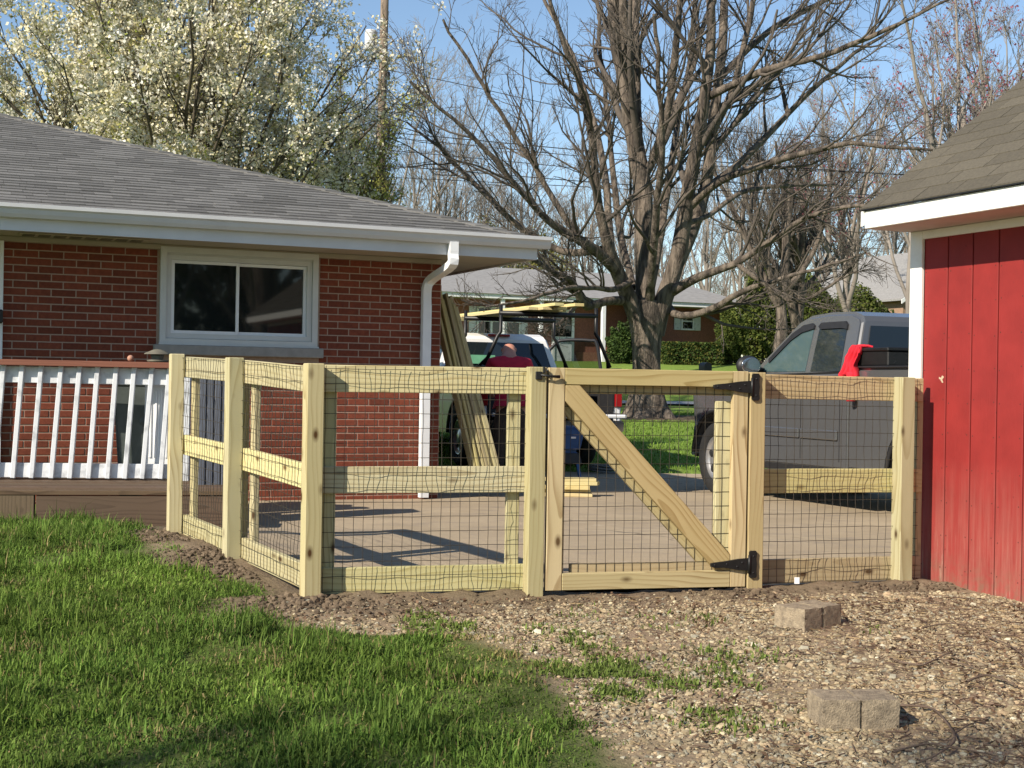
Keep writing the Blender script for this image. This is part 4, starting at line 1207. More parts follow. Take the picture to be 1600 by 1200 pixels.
# boards on the rack
for i, (y0, y1, x0, x1, lv, l) in enumerate(((.34, .66, -3.15, 1.3, 0, 'leftmost'), (.19, .50, -3.30, 1.1, 0, 'second'), (.03, .34, -3.42, .9, 0, 'third'), (-.10, .18, -3.05, .6, 0, 'fourth'), (.10, .42, -3.50, .8, 1, 'upper'), (-.16, .10, -3.55, .3, 1, 'upper'))):
    a = ww(x0, y0, RZ + .034 + .022 + .045 * lv); b = ww(x1, y1, RZ + .034 + .022 + .045 * lv)
    c = (a + b) / 2
    o = beam('board', a, b, .135, .04, M['pine_yellow'], None, tuple(lW))
    tag(o, 'pale yellow board carried on the ladder rack of the white pickup', 'board', 'boards on the ladder rack')
# things on the lowered tailgate
tl = thing('white_clamp', 'small white hand tool lying on the lowered tailgate', 'tool', ww(-3.30, -.36, .787), .5)
pipe('grip', [(-.09, 0, .02), (0, 0, .025), (.08, 0, .02)], .016, M['white'], tl, 8, 3)
pipe('jaw', [(-.08, 0, .02), (-.10, 0, .07), (-.06, 0, .085)], .012, M['white'], tl, 8, 3)

# ------------------------------------------------------------------ person at the tailgate
def skin(name, verts, edges, radii, mat, parent, root=0, sub=2):
    me = bpy.data.meshes.new(name); me.from_pydata([tuple(v) for v in verts], edges, []); me.materials.append(mat)
    o = bpy.data.objects.new(name, me); link(o, parent)
    o.modifiers.new('skin', 'SKIN').use_smooth_shade = True
    sd = me.skin_vertices[0].data
    for i, r in enumerate(radii):
        sd[i].radius = r if isinstance(r, tuple) else (r, r)
        sd[i].use_root = (i == root)
    ss = o.modifiers.new('sub', 'SUBSURF'); ss.levels = sub; ss.render_levels = sub
    return o
pm = P(797, 700, 17.35); pz = hz(pm[0], pm[1]) + .006
per = thing('person', 'bald person in dark red shirt bent over the lowered tailgate', 'person', (pm[0], pm[1], pz), aW * .6)
per.scale = (1.06, 1.0, 1.01)
# body: x right, y forward (away from the camera)
bv = [(0, 0, .96), (0, .03, 1.12), (0, .09, 1.30), (0, .15, 1.44), (0, .19, 1.52), (.01, .245, 1.595), (.012, .285, 1.655),
      (-.11, .0, .90), (-.13, .02, .50), (-.14, -.02, .09), (-.15, .12, .04), (.11, .0, .90), (.13, .04, .50), (.15, 0, .09), (.16, .14, .04),
      (-.19, .12, 1.42), (-.27, .20, 1.18), (-.17, .40, 1.03), (-.14, .47, 1.0), (.19, .12, 1.42), (.27, .20, 1.18), (.17, .42, 1.05), (.14, .49, 1.02)]
be = [(0, 1), (1, 2), (2, 3), (3, 4), (4, 5), (5, 6), (0, 7), (7, 8), (8, 9), (9, 10), (0, 11), (11, 12), (12, 13), (13, 14), (3, 15), (15, 16), (16, 17), (17, 18), (3, 19), (19, 20), (20, 21), (21, 22)]
br = [(.16, .12), (.165, .125), (.175, .125), (.12, .10), .075, (.092, .100), (.082, .088), .085, .06, .042, .04, .085, .06, .042, .04, .065, .048, .035, .030, .065, .048, .035, .030]
bd = skin('body', bv, be, br, M['skin'], per)
for s in (-1, 1):
    w = np.array([s * .14, .48, 1.01])
    for k in range(4):
        d = np.array([s * (-.025 + k * .017), 0, 0])
        L = (.062, .072, .068, .052)[k]
        skin('finger', [w + d, w + d + (0, L * .55, .004), w + d + (0, L, -.02)], [(0, 1), (1, 2)], [.010, .0085, .007], M['skin'], per, 0, 1)
    skin('thumb', [w + (-s * .02, -.02, 0), w + (-s * .05, .02, .0), w + (-s * .055, .045, -.01)], [(0, 1), (1, 2)], [.012, .010, .008], M['skin'], per, 0, 1)
    sphere('ear', .024, M['skin'], per, (.01 + s * .086, .25, 1.60), (.4, .7, 1.1), 2)
sphere('nose', .018, M['skin'], per, (.012, .375, 1.60), (.8, 1.1, 1.0), 2)
sv = [(0, .0, .90), (0, .02, 1.05), (0, .08, 1.28), (0, .135, 1.43), (0, .165, 1.495), (-.205, .12, 1.415), (-.285, .19, 1.19), (.205, .12, 1.415), (.285, .19, 1.19)]
skin('shirt', sv, [(0, 1), (1, 2), (2, 3), (3, 4), (3, 5), (5, 6), (3, 7), (7, 8)], [(.19, .15), (.20, .155), (.21, .16), (.15, .13), (.09, .085), .095, .078, .095, .078], M['shirt'], per, 1)
tv = [(0, 0, .97), (0, 0, .90), (-.11, 0, .84), (-.13, .02, .50), (-.14, -.015, .10), (.11, 0, .84), (.13, .04, .50), (.15, .005, .10)]
skin('trousers', tv, [(0, 1), (1, 2), (2, 3), (3, 4), (1, 5), (5, 6), (6, 7)], [(.175, .14), (.17, .14), .105, .085, .075, .105, .085, .075], M['trousers'], per, 1)
for s in (-1, 1):
    skin('shoe', [(s * .145, -.06, .05), (s * .15, .05, .05), (s * .155, .17, .035)], [(0, 1), (1, 2)], [.048, .05, .04], M['shoe'], per, 0)

# ------------------------------------------------------------------ things on the driveway
for i in range(9):
    y0 = .30 + random.uniform(-.03, .03)
    xb_ = .50 + .031 * i; xt_ = .040 + .030 * i
    zt_ = 2.02 + random.uniform(-.10, .06) + (.1 if i < 3 else 0)
    a = HC + E1 * xb_ + E2 * (y0 - .12 - .01 * i) ; b = HC + E1 * xt_ + E2 * (y0 + .05) ; a = a + np.array([0, 0, .065]); b = b + np.array([0, 0, zt_])
    o = beam('plank', a, b, .14, .026, M['lumber_grey'], None, tuple(E2))
    tag(o, 'long greenish grey plank leaning in a bundle against the brick house corner', 'plank', 'planks leaning on the house corner')
# offcuts of lumber
sp = Gd(893, 778)
for i, (dx_, dy_, z, L, rz, w) in enumerate(((-.28, .02, 0, .50, .02, .14), (-.30, .03, 1, .50, .05, .14), (-.33, -.01, 2, .52, -.02, .14), (-.24, .02, 3, .52, .10, .09), (-.22, .13, 3, .52, .06, .09), (-.27, .05, 4, .53, .12, .14))):
    a = np.array([sp[0] + dx_, sp[1] + dy_ + .1, hz(*sp[:2]) + .006 + .0195 + z * .0385]); d = np.array([math.cos(rz), math.sin(rz), 0])
    o = beam('offcut', a, a + d * L, w, .038, M['pine_yellow'], None, (-d[1], d[0], 0))
    tag(o, 'short yellow lumber offcut in the low stack on the driveway', 'offcut', 'lumber offcuts stacked on the driveway')
cpc = Gd(952, 738); cpc[2] = hz(cpc[0], cpc[1]) + .012
n = 220; a = np.linspace(0, 2 * PI * 7, n)
rad = .27 + .03 * np.sin(a * .37) + .02 * np.sin(a * 1.7)
pts = np.stack([cpc[0] + rad * np.cos(a), cpc[1] + rad * np.sin(a), cpc[2] + .012 + .018 * (a / a[-1]) * 4 + .012 * np.sin(a * 2.3)], -1)
tail = np.array([[cpc[0] - .25, cpc[1] + .25, cpc[2] + .10], [cpc[0] - .3, cpc[1] + .2, cpc[2] + .22], [cpc[0] - .42, cpc[1] + .25, cpc[2] + .30]])
tag(pipe('cable_coil', np.concatenate([pts, tail[:0]]), .011, M['cable'], None, 6), 'coiled grey cord lying on the driveway behind the gate', 'cord')
bs = P(893, 745, 15.4)
st = thing('saw_stand', 'blue power tool on splayed blue legs behind the gate stile', 'tool stand', (bs[0] - .02, bs[1], hz(bs[0], bs[1]) + .006))
taper_box('housing', .42, .72, .10, .12, .16, .15, M['blue'], st, .04)
box('label', (.0, -.15, .585), (.055, -.140, .605), M['label'], st, 0)
taper_box('tray', .30, .42, .13, .12, .10, .1, M['dark_plastic'], st, .01)
for sx_, sy_ in ((-1, -1), (1, -1), (-1, 1), (1, 1)):
    beam('leg', (sx_ * .06, sy_ * .06, .42), (sx_ * .14, sy_ * .16, .0), .055, .03, M['blue'], st, (0, 1, 0))
mbp = P(1102, 574, 30.5)
mb = thing('mailbox', 'dark mailbox standing by the street beyond the gate', 'mailbox', (mbp[0], mbp[1], hz(mbp[0], mbp[1])), .3)
mh_ = mbp[2] - hz(mbp[0], mbp[1])
prism('box', [(-.09, mh_ - .1), (.09, mh_ - .1), (.09, mh_ + .02)] + arc(0, mh_ + .02, .09, 0.1, PI - .1, 10) + [(-.09, mh_ + .02)], 'y', -.15, .15, M['dark_plastic'], mb)
box('post', (-.045, -.045, -.1), (.045, .045, mh_ - .1), M['stick'], mb, 0)

# concrete edging blocks on the gravel
def block(px, py, Y, rz, lab, L=.285, D=.18, H=.115):
    p = Gd(px, py); z = float(surf(p[0], p[1]))
    t = thing('concrete_block', lab, 'concrete block', (p[0], p[1], z - .012), rz, None)
    for s in (-1, 1):
        bm = bmesh.new(); bmesh.ops.create_cube(bm, size=1)
        bmesh.ops.subdivide_edges(bm, edges=bm.edges[:], cuts=9, use_grid_fill=True)
        for v in bm.verts:
            e = sum(abs(c) > .49 for c in v.co)
            k = 1.0
            q = np.array([v.co.x * (L / 2 - .007), v.co.y * D, v.co.z * H])
            nz = (vnoise(q[0] * 60 + 9 * s, q[2] * 60 + q[1] * 37) - .5) * .004 * (1.4 if e > 1 else .25)
            q = q * (1 - (.012 if e > 1 else 0)) + nz
            v.co = Vector((q[0] + s * L / 4, q[1], q[2] + H / 2))
        me = bpy.data.meshes.new('half'); bm.to_mesh(me); bm.free()
        add_obj('half', me, M['block'], t)
    m = MB(); m.box((-.01, -D / 2 + .012, .01), (.01, D / 2 - .006, H - .01)); m.build('web', M['block'], t)
    return t
block(1332, 1128, 4.7, math.radians(5), 'scored concrete block lying flat to view beside the forked stick')
block(1262, 978, 6.1, math.radians(40), 'scored concrete block turned at an angle near the gate hinge post')

# ------------------------------------------------------------------ trees
def nrm(v): return v / (np.linalg.norm(v, axis=-1, keepdims=True) + 1e-9)
def spawn(Pp, Rp, n, rg, t=(.25, 1.0), ang=(.4, .9), lenf=.6, S=6, up=.06, wig=.12, rf=.6, tl=.55, rmin=.002, taper=.3, lmin=.0):
    N, S0, _ = Pp.shape
    idx = np.repeat(np.arange(N), n); K = len(idx)
    tt = rg.uniform(t[0], t[1], K); f = np.clip(tt * (S0 - 1), 0, S0 - 1.001); i = f.astype(int); w = (f - i)[:, None]
    base = Pp[idx, i] * (1 - w) + Pp[idx, i + 1] * w
    r0 = Rp[idx, i] * (1 - w[:, 0]) + Rp[idx, i + 1] * w[:, 0]
    tan = nrm(Pp[idx, i + 1] - Pp[idx, i])
    rnd = rg.normal(size=(K, 3)); perp = nrm(rnd - tan * (rnd * tan).sum(1, keepdims=True))
    a = rg.uniform(ang[0], ang[1], K)[:, None]
    d = np.cos(a) * tan + np.sin(a) * perp
    L = np.linalg.norm(np.diff(Pp, axis=1), axis=2).sum(1)[idx] * lenf * (1 - tl * tt) * rg.uniform(.65, 1.25, K)
    L = np.maximum(L, lmin)
    out = np.zeros((K, S, 3)); out[:, 0] = base
    for k in range(1, S):
        d = nrm(d + rg.normal(size=(K, 3)) * wig + np.array([0, 0, up]))
        out[:, k] = out[:, k - 1] + d * (L / (S - 1))[:, None]
    rr0 = np.maximum(r0 * rf, rmin)
    R = rr0[:, None] * np.linspace(1, taper, S)[None]
    return out, np.maximum(R, rmin * .7)
def quads(C, size, rg, aspect=1.0, up=0.0):
    """randomly turned quads at C with half sizes size"""
    N = len(C); n = nrm(rg.normal(size=(N, 3)) + np.array([0, 0, up])); u = nrm(np.cross(n, rg.normal(size=(N, 3)))); v = np.cross(n, u)
    s = np.asarray(size).reshape(-1, 1) * np.ones((N, 1))
    V = np.stack([C - u * s - v * s * aspect * .35, C + u * s * .2 - v * s * aspect, C + u * s + v * s * aspect * .3, C - u * s * .1 + v * s * aspect], 1)
    return V.reshape(-1, 3), np.arange(N * 4).reshape(-1, 4)
def resample(poly, S):
    p = smooth_path(np.asarray(poly, float), 6); d = np.r_[0, np.cumsum(np.linalg.norm(np.diff(p[:, :3], axis=0), axis=1))]
    s = np.linspace(0, d[-1], S)
    return np.stack([np.interp(s, d, p[:, i]) for i in range(p.shape[1])], -1)

# ---- big bare maple in the front lawn
TY = 29.0; PXM = F / TY
rg = np.random.default_rng(21)
limbs = [
 # (pixel x, pixel y, depth offset m, half width px)
 [(1010, 520, 0, 25), (1008, 480, 0, 17), (1008, 400, .1, 16), (1005, 300, .2, 15), (990, 210, .3, 14), (975, 130, .4, 11), (960, 60, .5, 9), (953, -60, .7, 8), (945, -220, 1.0, 4)],
 [(1020, 520, 0, 20), (1036, 470, -.1, 15), (1060, 400, -.3, 14), (1075, 300, -.5, 12), (1090, 220, -.7, 11), (1105, 130, -.8, 9), (1110, 60, -.9, 8), (1114, -80, -1, 6), (1120, -230, -1.1, 3)],
 [(1050, 430, .1, 11), (1078, 370, .4, 11), (1103, 290, .7, 10), (1113, 200, .9, 9), (1126, 100, 1.1, 8), (1133, -40, 1.4, 6), (1140, -200, 1.7, 3)],
 [(1112, 210, .8, 6), (1145, 140, .9, 6), (1165, 60, 1.1, 5), (1190, -60, 1.4, 4), (1215, -180, 1.6, 2)],
 [(992, 215, .3, 8), (985, 130, .1, 9), (976, 40, -.2, 8), (972, -90, -.6, 5), (968, -220, -.8, 3)],
 [(998, 260, .2, 8), (995, 160, .5, 8), (992, 50, .9, 7), (995, -100, 1.2, 4)],
 [(1018, 250, .0, 6), (1040, 190, -.4, 6), (1052, 110, -.8, 6), (1062, 0, -1.2, 5), (1070, -150, -1.5, 3)],
 [(1022, 235, 0, 5), (1058, 160, .5, 5), (1085, 100, .8, 4), (1105, 20, 1.2, 4), (1140, -90, 1.5, 2)],
 [(1000, 500, 0, 18), (985, 470, -.1, 14), (965, 425, -.4, 12), (948, 380, -.8, 9), (932, 300, -1.2, 7), (925, 215, -1.5, 6), (905, 130, -1.9, 5), (875, 50, -2.3, 4), (840, -60, -2.8, 2)],
 [(955, 395, -.6, 7), (950, 330, -.2, 6), (945, 270, .2, 6), (925, 180, .8, 5), (895, 90, 1.3, 4), (850, 0, 1.8, 3), (800, -110, 2.2, 2)],
 [(965, 425, -.4, 10), (935, 395, -.9, 9), (900, 372, -1.4, 8), (860, 348, -1.9, 6), (815, 300, -2.4, 5), (765, 240, -2.9, 4), (700, 180, -3.4, 3), (640, 130, -3.8, 2)],
 [(940, 390, .2, 7), (890, 395, .9, 6), (850, 380, 1.5, 6), (800, 345, 2.1, 5), (745, 290, 2.8, 4), (690, 235, 3.4, 3), (635, 190, 4, 1.6)],
 [(905, 372, -1.3, 5), (870, 320, -1.2, 5), (835, 260, -1.3, 4), (790, 190, -1.5, 3.5), (740, 110, -1.8, 3), (690, 30, -2.1, 2)],
 [(985, 470, 0, 8), (950, 470, -.6, 7), (912, 478, -1.1, 7), (895, 440, -1.5, 5), (865, 425, -2.0, 4), (835, 405, -2.6, 4), (800, 390, -3.1, 3), (760, 395, -3.5, 2)],
 [(905, 470, -1.1, 4), (880, 500, -1.7, 3), (850, 520, -2.2, 2.5), (825, 545, -2.5, 1.5)],
 [(985, 440, -.3, 5), (960, 452, -1, 5), (925, 450, -1.8, 4), (880, 452, -2.6, 3.5), (820, 470, -3.3, 2.5), (760, 480, -3.8, 1.6)],
 [(1040, 462, 0, 9), (1068, 445, -.5, 8), (1098, 430, -1, 7), (1150, 412, -1.7, 6), (1200, 378, -2.2, 4.5), (1270, 335, -2.8, 4), (1350, 322, -3.2, 3), (1430, 335, -3.5, 2)],
 [(1045, 480, .1, 7), (1062, 494, -.3, 6), (1110, 484, -.9, 6), (1155, 458, -1.5, 5), (1205, 440, -2.0, 4), (1260, 425, -2.4, 3), (1340, 400, -2.8, 2)],
 [(1150, 412, -1.7, 4), (1190, 440, -2.0, 4), (1235, 470, -2.2, 3), (1285, 455, -2.3, 2.5), (1330, 420, -2.5, 2)],
 [(1075, 325, -.4, 8), (1120, 285, -.9, 7), (1180, 262, -1.4, 6), (1250, 240, -1.9, 5), (1330, 225, -2.3, 4), (1400, 232, -2.6, 3), (1460, 235, -2.8, 2)],
 [(1095, 300, .6, 7), (1150, 260, 1.2, 6), (1210, 200, 1.8, 5), (1270, 140, 2.4, 4), (1340, 80, 3.0, 3), (1420, 30, 3.5, 2)],
 [(1108, 150, -.7, 7), (1150, 130, -1.3, 6), (1200, 108, -1.9, 6), (1280, 88, -2.6, 5), (1360, 58, -3.2, 4), (1450, 15, -3.8, 2.5), (1520, -20, -4.2, 1.5)],
 [(1118, 130, 1, 6), (1165, 80, 1.4, 5), (1215, 40, 1.8, 5), (1290, 0, 2.3, 4), (1380, -40, 2.8, 3)],
 [(1070, 350, -.3, 5), (1110, 335, .4, 4), (1160, 300, 1.2, 4), (1230, 290, 2, 3), (1310, 290, 2.8, 2)],
 [(1015, 470, -.2, 8), (1020, 400, -1.0, 7), (1028, 310, -1.8, 6), (1035, 220, -2.5, 5), (1030, 120, -3.1, 4), (1020, 20, -3.5, 3)],
 [(1012, 470, .2, 8), (1030, 380, 1.2, 7), (1045, 280, 2.0, 6), (1060, 190, 2.8, 5), (1080, 80, 3.4, 4), (1090, -40, 3.8, 3)],
 [(990, 450, .1, 6), (970, 370, 1.3, 6), (960, 290, 2.0, 5), (950, 180, 2.6, 4), (935, 60, 3.2, 3)],
]
LP, LR = [], []
for lb in limbs:
    q = np.array([[*(P(a, b, TY + c)), w / (F / (TY + c))] for a, b, c, w in lb])
    rs = resample(q, 18)
    jit = rg.normal(size=(18, 3)) * .018 * np.linspace(0, 1, 18)[:, None]
    LP.append(rs[:, :3] + jit); LR.append(np.maximum(rs[:, 3], .012) * .95)
LP = np.array(LP); LR = np.array(LR)
maple = thing('maple_tree', 'large bare maple with thick furrowed trunk in the front lawn', 'tree', (0, 0, 0))
maple.location = [float(v) for v in TREE]
LP = LP - TREE
tr = MB()
tr.tubes(LP, LR, 12)
tk = np.array([(1013, 662, 0, 52), (1013, 648, 0, 40), (1012, 630, 0, 31), (1012, 600, 0, 25.5), (1012, 570, 0, 23), (1011, 530, 0, 25), (1012, 500, 0, 30), (1013, 470, 0, 24)], float)
tp = np.array([[*(P(a, b, TY) - TREE), w / PXM] for a, b, c, w in tk]); rs = resample(tp, 40)
V, q = tubes(rs[None, :, :3], rs[None, :, 3], 40)
# furrows, flutes and root flare
cen = np.repeat(rs[:, :3], 40, 0); rad = V - cen; an = np.tile(np.arange(40) * 2 * PI / 40, 40); hgt = np.repeat(np.linspace(0, 1, 40), 40)
k_ = .93 + .10 * np.sin(an * 5 + 2) * (1.0 - hgt) ** 2 * 2.0 + .05 * (fbm(an * 4.2, hgt * 9) - .45) * 2 + .035 * np.sin(an * 3 + hgt * 4)
tr.add(cen + rad * k_[:, None], q)
tr.build('trunk', M['bark'], maple, True)
cr = MB()
b1, r1 = spawn(LP, LR, 8, rg, (.22, .98), (.35, .95), .42, 9, .05, .13, .50, .45, .010, .3)
b1b, r1b = spawn(LP[10:], LR[10:], 3, rg, (.2, .98), (.4, 1.0), .45, 9, .08, .13, .5, .45, .010, .3)
b1 = np.concatenate([b1, b1b]); r1 = np.concatenate([r1, r1b])
cr.tubes(b1, r1, 6)
b2, r2 = spawn(b1, r1, 6, rg, (.15, 1.0), (.35, .9), .5, 6, .05, .13, .55, .45, .0065, .4, .3)
cr.tubes(b2, r2, 4)
b3, r3 = spawn(b2, r2, 4, rg, (.15, 1.0), (.35, .9), .55, 5, .06, .14, .6, .45, .0045, .5, .25)
cr.tubes(b3, r3, 3)
b4, r4 = spawn(b3, r3, 1, rg, (.2, 1.0), (.3, .8), .6, 3, .08, .12, .7, .3, .0038, .6, .15)
cr.tubes(b4, r4, 3)
cr.build('crown', M['twig'], maple, True)

# ---- generic bare trees (variants share meshes between copies)
def bare_tree(seed, H, r, forks=3, spread=.55, n1=9, n2=6, n3=5, n4=2, bud=None, low=.25, tw=.006):
    rg = np.random.default_rng(seed)
    S = 14
    t0 = np.zeros((1, S, 3)); h = np.linspace(0, H * .62, S); t0[0, :, 2] = h
    t0[0, :, :2] = np.cumsum(rg.normal(size=(S, 2)) * .05, 0)
    R0 = (r * np.linspace(1, .40, S) * (1 + .5 * np.exp(-h / .35)))[None]
    f, fr = spawn(t0, R0, forks, rg, (low, .55), (.2, spread), 1.1, 12, .07, .07, .72, .3, .03, .25)
    T_, C_ = MB(), MB()
    T_.tubes(t0, R0, 10); T_.tubes(f, fr, 8)
    def cat(a, b):
        K = 12
        A = np.array([resample(np.concatenate([a[0][i], a[1][i][:, None]], 1), K) for i in range(len(a[0]))])
        return np.concatenate([A[..., :3], b[0]]), np.concatenate([A[..., 3], b[1]])
    m, mr = cat((t0, R0), (f, fr))
    b1, r1 = spawn(m, mr, n1, rg, (.25, 1), (.35, .9), .48, 8, .07, .10, .55, .5, .014, .3); C_.tubes(b1, r1, 5)
    b2, r2 = spawn(b1, r1, n2, rg, (.15, 1), (.35, .85), .5, 6, .07, .11, .55, .45, .010, .4, .4); C_.tubes(b2, r2, 4)
    b3, r3 = spawn(b2, r2, n3, rg, (.15, 1), (.35, .85), .55, 4, .08, .13, .6, .4, tw, .5, .3); C_.tubes(b3, r3, 3)
    if n4:
        b4, r4 = spawn(b3, r3, n4, rg, (.2, 1), (.3, .8), .6, 3, .08, .12, .7, .3, tw * .8, .6, .25); C_.tubes(b4, r4, 3)
    else: b4 = b3
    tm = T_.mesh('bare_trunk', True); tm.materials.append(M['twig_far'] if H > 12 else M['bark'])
    cm = C_.mesh('bare_crown', True)
    bm_ = None
    if bud:
        pts = b4[:, -1]; pts = pts[rg.random(len(pts)) < bud[1]]
        V, q = quads(np.repeat(pts, 2, 0) + rg.normal(size=(len(pts) * 2, 3)) * .03, rg.uniform(.02, .045, len(pts) * 2), rg)
        bm_ = mesh_np('buds', V, q); color_attr(bm_, np.repeat(np.array(bud[0]) * rg.uniform(.6, 1.3, (len(q), 1)), 4, 0))
    return tm, cm, bm_
VAR = [bare_tree(s, H, r, f, sp, 8, 6, 5, 1, tw=.0078) for s, H, r, f, sp in ((1, 15, .15, 3, .5), (2, 17, .16, 4, .42), (3, 14, .14, 5, .6))]
REDV = bare_tree(9, 13, .2, 5, .7, 8, 6, 5, 2, ((.30, .10, .12), .45), tw=.007)
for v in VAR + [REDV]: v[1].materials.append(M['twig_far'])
if REDV[2]: REDV[2].materials.append(M['leaf'])
def put_tree(var, x, y, sc, rz, label, group, name='bare_tree', cmat=None):
    t = thing(name, label, 'tree', (x, y, float(hz(x, y)) - .05), rz, group)
    t.scale = (sc, sc, sc * random.uniform(.92, 1.1))
    a = add_obj('trunk', var[0], None, t); b = add_obj('crown', var[1], None, t)
    if cmat:
        b.material_slots[0].link = 'OBJECT'; b.material_slots[0].material = cmat
    if var[2]: add_obj('buds', var[2], None, t)
    return t
rg = np.random.default_rng(5)
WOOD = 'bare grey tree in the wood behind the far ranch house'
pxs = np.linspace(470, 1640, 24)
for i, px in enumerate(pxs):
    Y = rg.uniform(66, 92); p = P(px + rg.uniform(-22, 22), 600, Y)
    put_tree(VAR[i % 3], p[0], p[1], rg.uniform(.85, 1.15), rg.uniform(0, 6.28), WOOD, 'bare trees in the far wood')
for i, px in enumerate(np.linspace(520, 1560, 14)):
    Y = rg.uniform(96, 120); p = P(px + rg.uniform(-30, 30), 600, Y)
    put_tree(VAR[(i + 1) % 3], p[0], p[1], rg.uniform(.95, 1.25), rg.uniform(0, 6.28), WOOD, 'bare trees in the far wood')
# low brushy undergrowth of the far wood
rg = np.random.default_rng(77)
N = 2600
bx_ = rg.uniform(-24, 62, N); by_ = 74 + rg.uniform(0, 26, N) + bx_ * .12
st_ = np.zeros((N, 5, 3)); d = nrm(rg.normal(size=(N, 3)) * np.array([.45, .45, .1]) + np.array([0, 0, 1]))
st_[:, 0] = np.stack([bx_, by_, hz(bx_, by_)], -1); L = rg.uniform(2.5, 7.0, N)
for k in range(1, 5):
    d = nrm(d + rg.normal(size=(N, 3)) * .18); st_[:, k] = st_[:, k - 1] + d * (L / 4)[:, None]
R_ = np.linspace(1, .3, 5)[None] * rg.uniform(.018, .045, N)[:, None]
um = MB(); um.tubes(st_, R_, 3)
u2, ur2 = spawn(st_, R_, 4, rg, (.2, 1), (.4, 1.0), .45, 3, .05, .15, .6, .4, .012, .6); um.tubes(u2, ur2, 3)
tag(um.build('undergrowth', M['twig_far'], None, True), 'tangled brown undergrowth filling the far wood', 'undergrowth', kind='stuff')
def med(px, Y, var, sc, rz, label, cm=None, name='bare_tree'):
    p = P(px, 560, Y); return put_tree(var, p[0], p[1], sc, rz, label, None, name, cm)
MIDV = bare_tree(31, 10, .24, 4, .62, 8, 6, 4, 2, low=.10, tw=.007); MIDV[1].materials.append(M['twig'])
MIDV2 = bare_tree(33, 10, .26, 4, .7, 8, 6, 4, 2, low=.12, tw=.007); MIDV2[1].materials.append(M['twig'])
med(1216, 43, MIDV, .95, 1.0, 'dark forked bare tree beside the conical evergreen')
med(1248, 46.5, MIDV2, 1.0, 2.2, 'dark forked bare tree leaning right before the yellow green evergreens')
med(1330, 44, REDV, .82, .4, 'bare tree with reddish buds rising beyond the grey pickup roof')
med(1490, 40, REDV, 1.0, 2.6, 'tall bare tree with reddish buds rising behind the shed roof')
med(1580, 52, REDV, 1.05, 4.0, 'bare red-budded tree showing over the shed ridge')
med(1420, 56, VAR[0], .9, 3.0, 'bare grey tree beside the far brick gable house')

# ---- leafy shrubs
def shrub(name, label, cat, base, shape, N, cols, leaf, seed, group=None, trunk=True):
    """shape(rg,N) -> points in the crown volume (local)"""
    rg = np.random.default_rng(seed)
    t = thing(name, label, cat, base, 0, group)
    C = shape(rg, N)
    V, q = quads(C, rg.uniform(.6, 1.3, N) * leaf, rg, .6, .4)
    me = mesh_np('foliage', V, q)
    c = np.array(cols)[rg.integers(0, len(cols), N)] * rg.uniform(.7, 1.25, (N, 1))
    color_attr(me, np.repeat(c, 4, 0)); add_obj('foliage', me, M['leaf'], t)
    if trunk:
        h = C[:, 2].max()
        s0 = np.zeros((5, 6, 3)); s0[:, :, 2] = np.linspace(0, h * .85, 6); s0[:, :, :2] += np.cumsum(rg.normal(size=(5, 6, 2)) * np.std(C[:, 0]) * .22, 1)
        m = MB(); m.tubes(s0, np.linspace(.05, .015, 6)[None] * np.ones((5, 1)), 5); m.build('stems', M['twig'], t, True)
    return t
def ellip(a, b, h, z0=0.0, cone=0.0, shell=.35):
    def f(rg, N):
        d = nrm(rg.normal(size=(N, 3))); r = (1 - shell * rg.random((N, 1)) ** 1.3)
        p = d * r * (1 + .16 * np.sin(d[:, :1] * 7 + d[:, 2:] * 9) + .1 * np.sin(d[:, 1:2] * 13))
        z = (p[:, 2] * .5 + .5)
        k = 1 - cone * z
        return np.stack([p[:, 0] * a * k, p[:, 1] * b * k, z0 + z * h], -1)
    return f
def boxf(a, b, h):
    def f(rg, N):
        p = rg.uniform(-1, 1, (N, 3)); ax = rg.integers(0, 3, N); s = np.sign(rg.normal(size=N)); m = rg.random(N) < .75
        p[np.arange(N)[m], ax[m]] = s[m] * (1 - .08 * rg.random(m.sum()))
        p *= 1 + .05 * np.sin(p[:, :1] * 9 + p[:, 1:2] * 5)
        return np.stack([p[:, 0] * a, p[:, 1] * b, (p[:, 2] + 1) / 2 * h], -1)
    return f
def gpt(px, Y): p = P(px, 560, Y); return (p[0], p[1], float(hz(p[0], p[1])))
GRN = [(.05, .085, .022), (.075, .115, .03), (.035, .06, .018)]
YGR = [(.13, .15, .035), (.09, .12, .03), (.06, .085, .022)]
shrub('hedge', 'low clipped dark green hedge before the far ranch house', 'hedge', gpt(1082, 49.3), boxf(1.1, .55, .75), 9000, GRN + [(.12, .12, .03)], .05, 1)
shrub('conical_evergreen', 'rounded cone-shaped evergreen at the corner of the far ranch house', 'evergreen', gpt(1141, 49.6), ellip(.62, .62, 2.15, 0, .35), 14000, YGR, .05, 2)
shrub('round_evergreen', 'dark rounded evergreen beside the maple trunk at the far porch', 'evergreen', gpt(970, 49), ellip(.52, .52, 1.35, 0, .15), 8000, GRN, .05, 3)
shrub('dark_shrub', 'dark shrub against the far porch wall behind the maple', 'shrub', gpt(1000, 51.2), ellip(.7, .5, 2.1, 0, .1), 5000, [(.03, .045, .018), (.04, .06, .02)], .06, 4)
shrub('tall_evergreen', 'tall yellow green evergreen standing behind the forked trees', 'evergreen', gpt(1190, 52), ellip(1.0, .9, 3.6, 0, .3), 12000, YGR, .07, 5)
shrub('tall_evergreen', 'broad yellow green evergreen behind the grey pickup cab', 'evergreen', gpt(1262, 53), ellip(1.5, 1.0, 3.3, 0, .25), 14000, YGR, .07, 6)
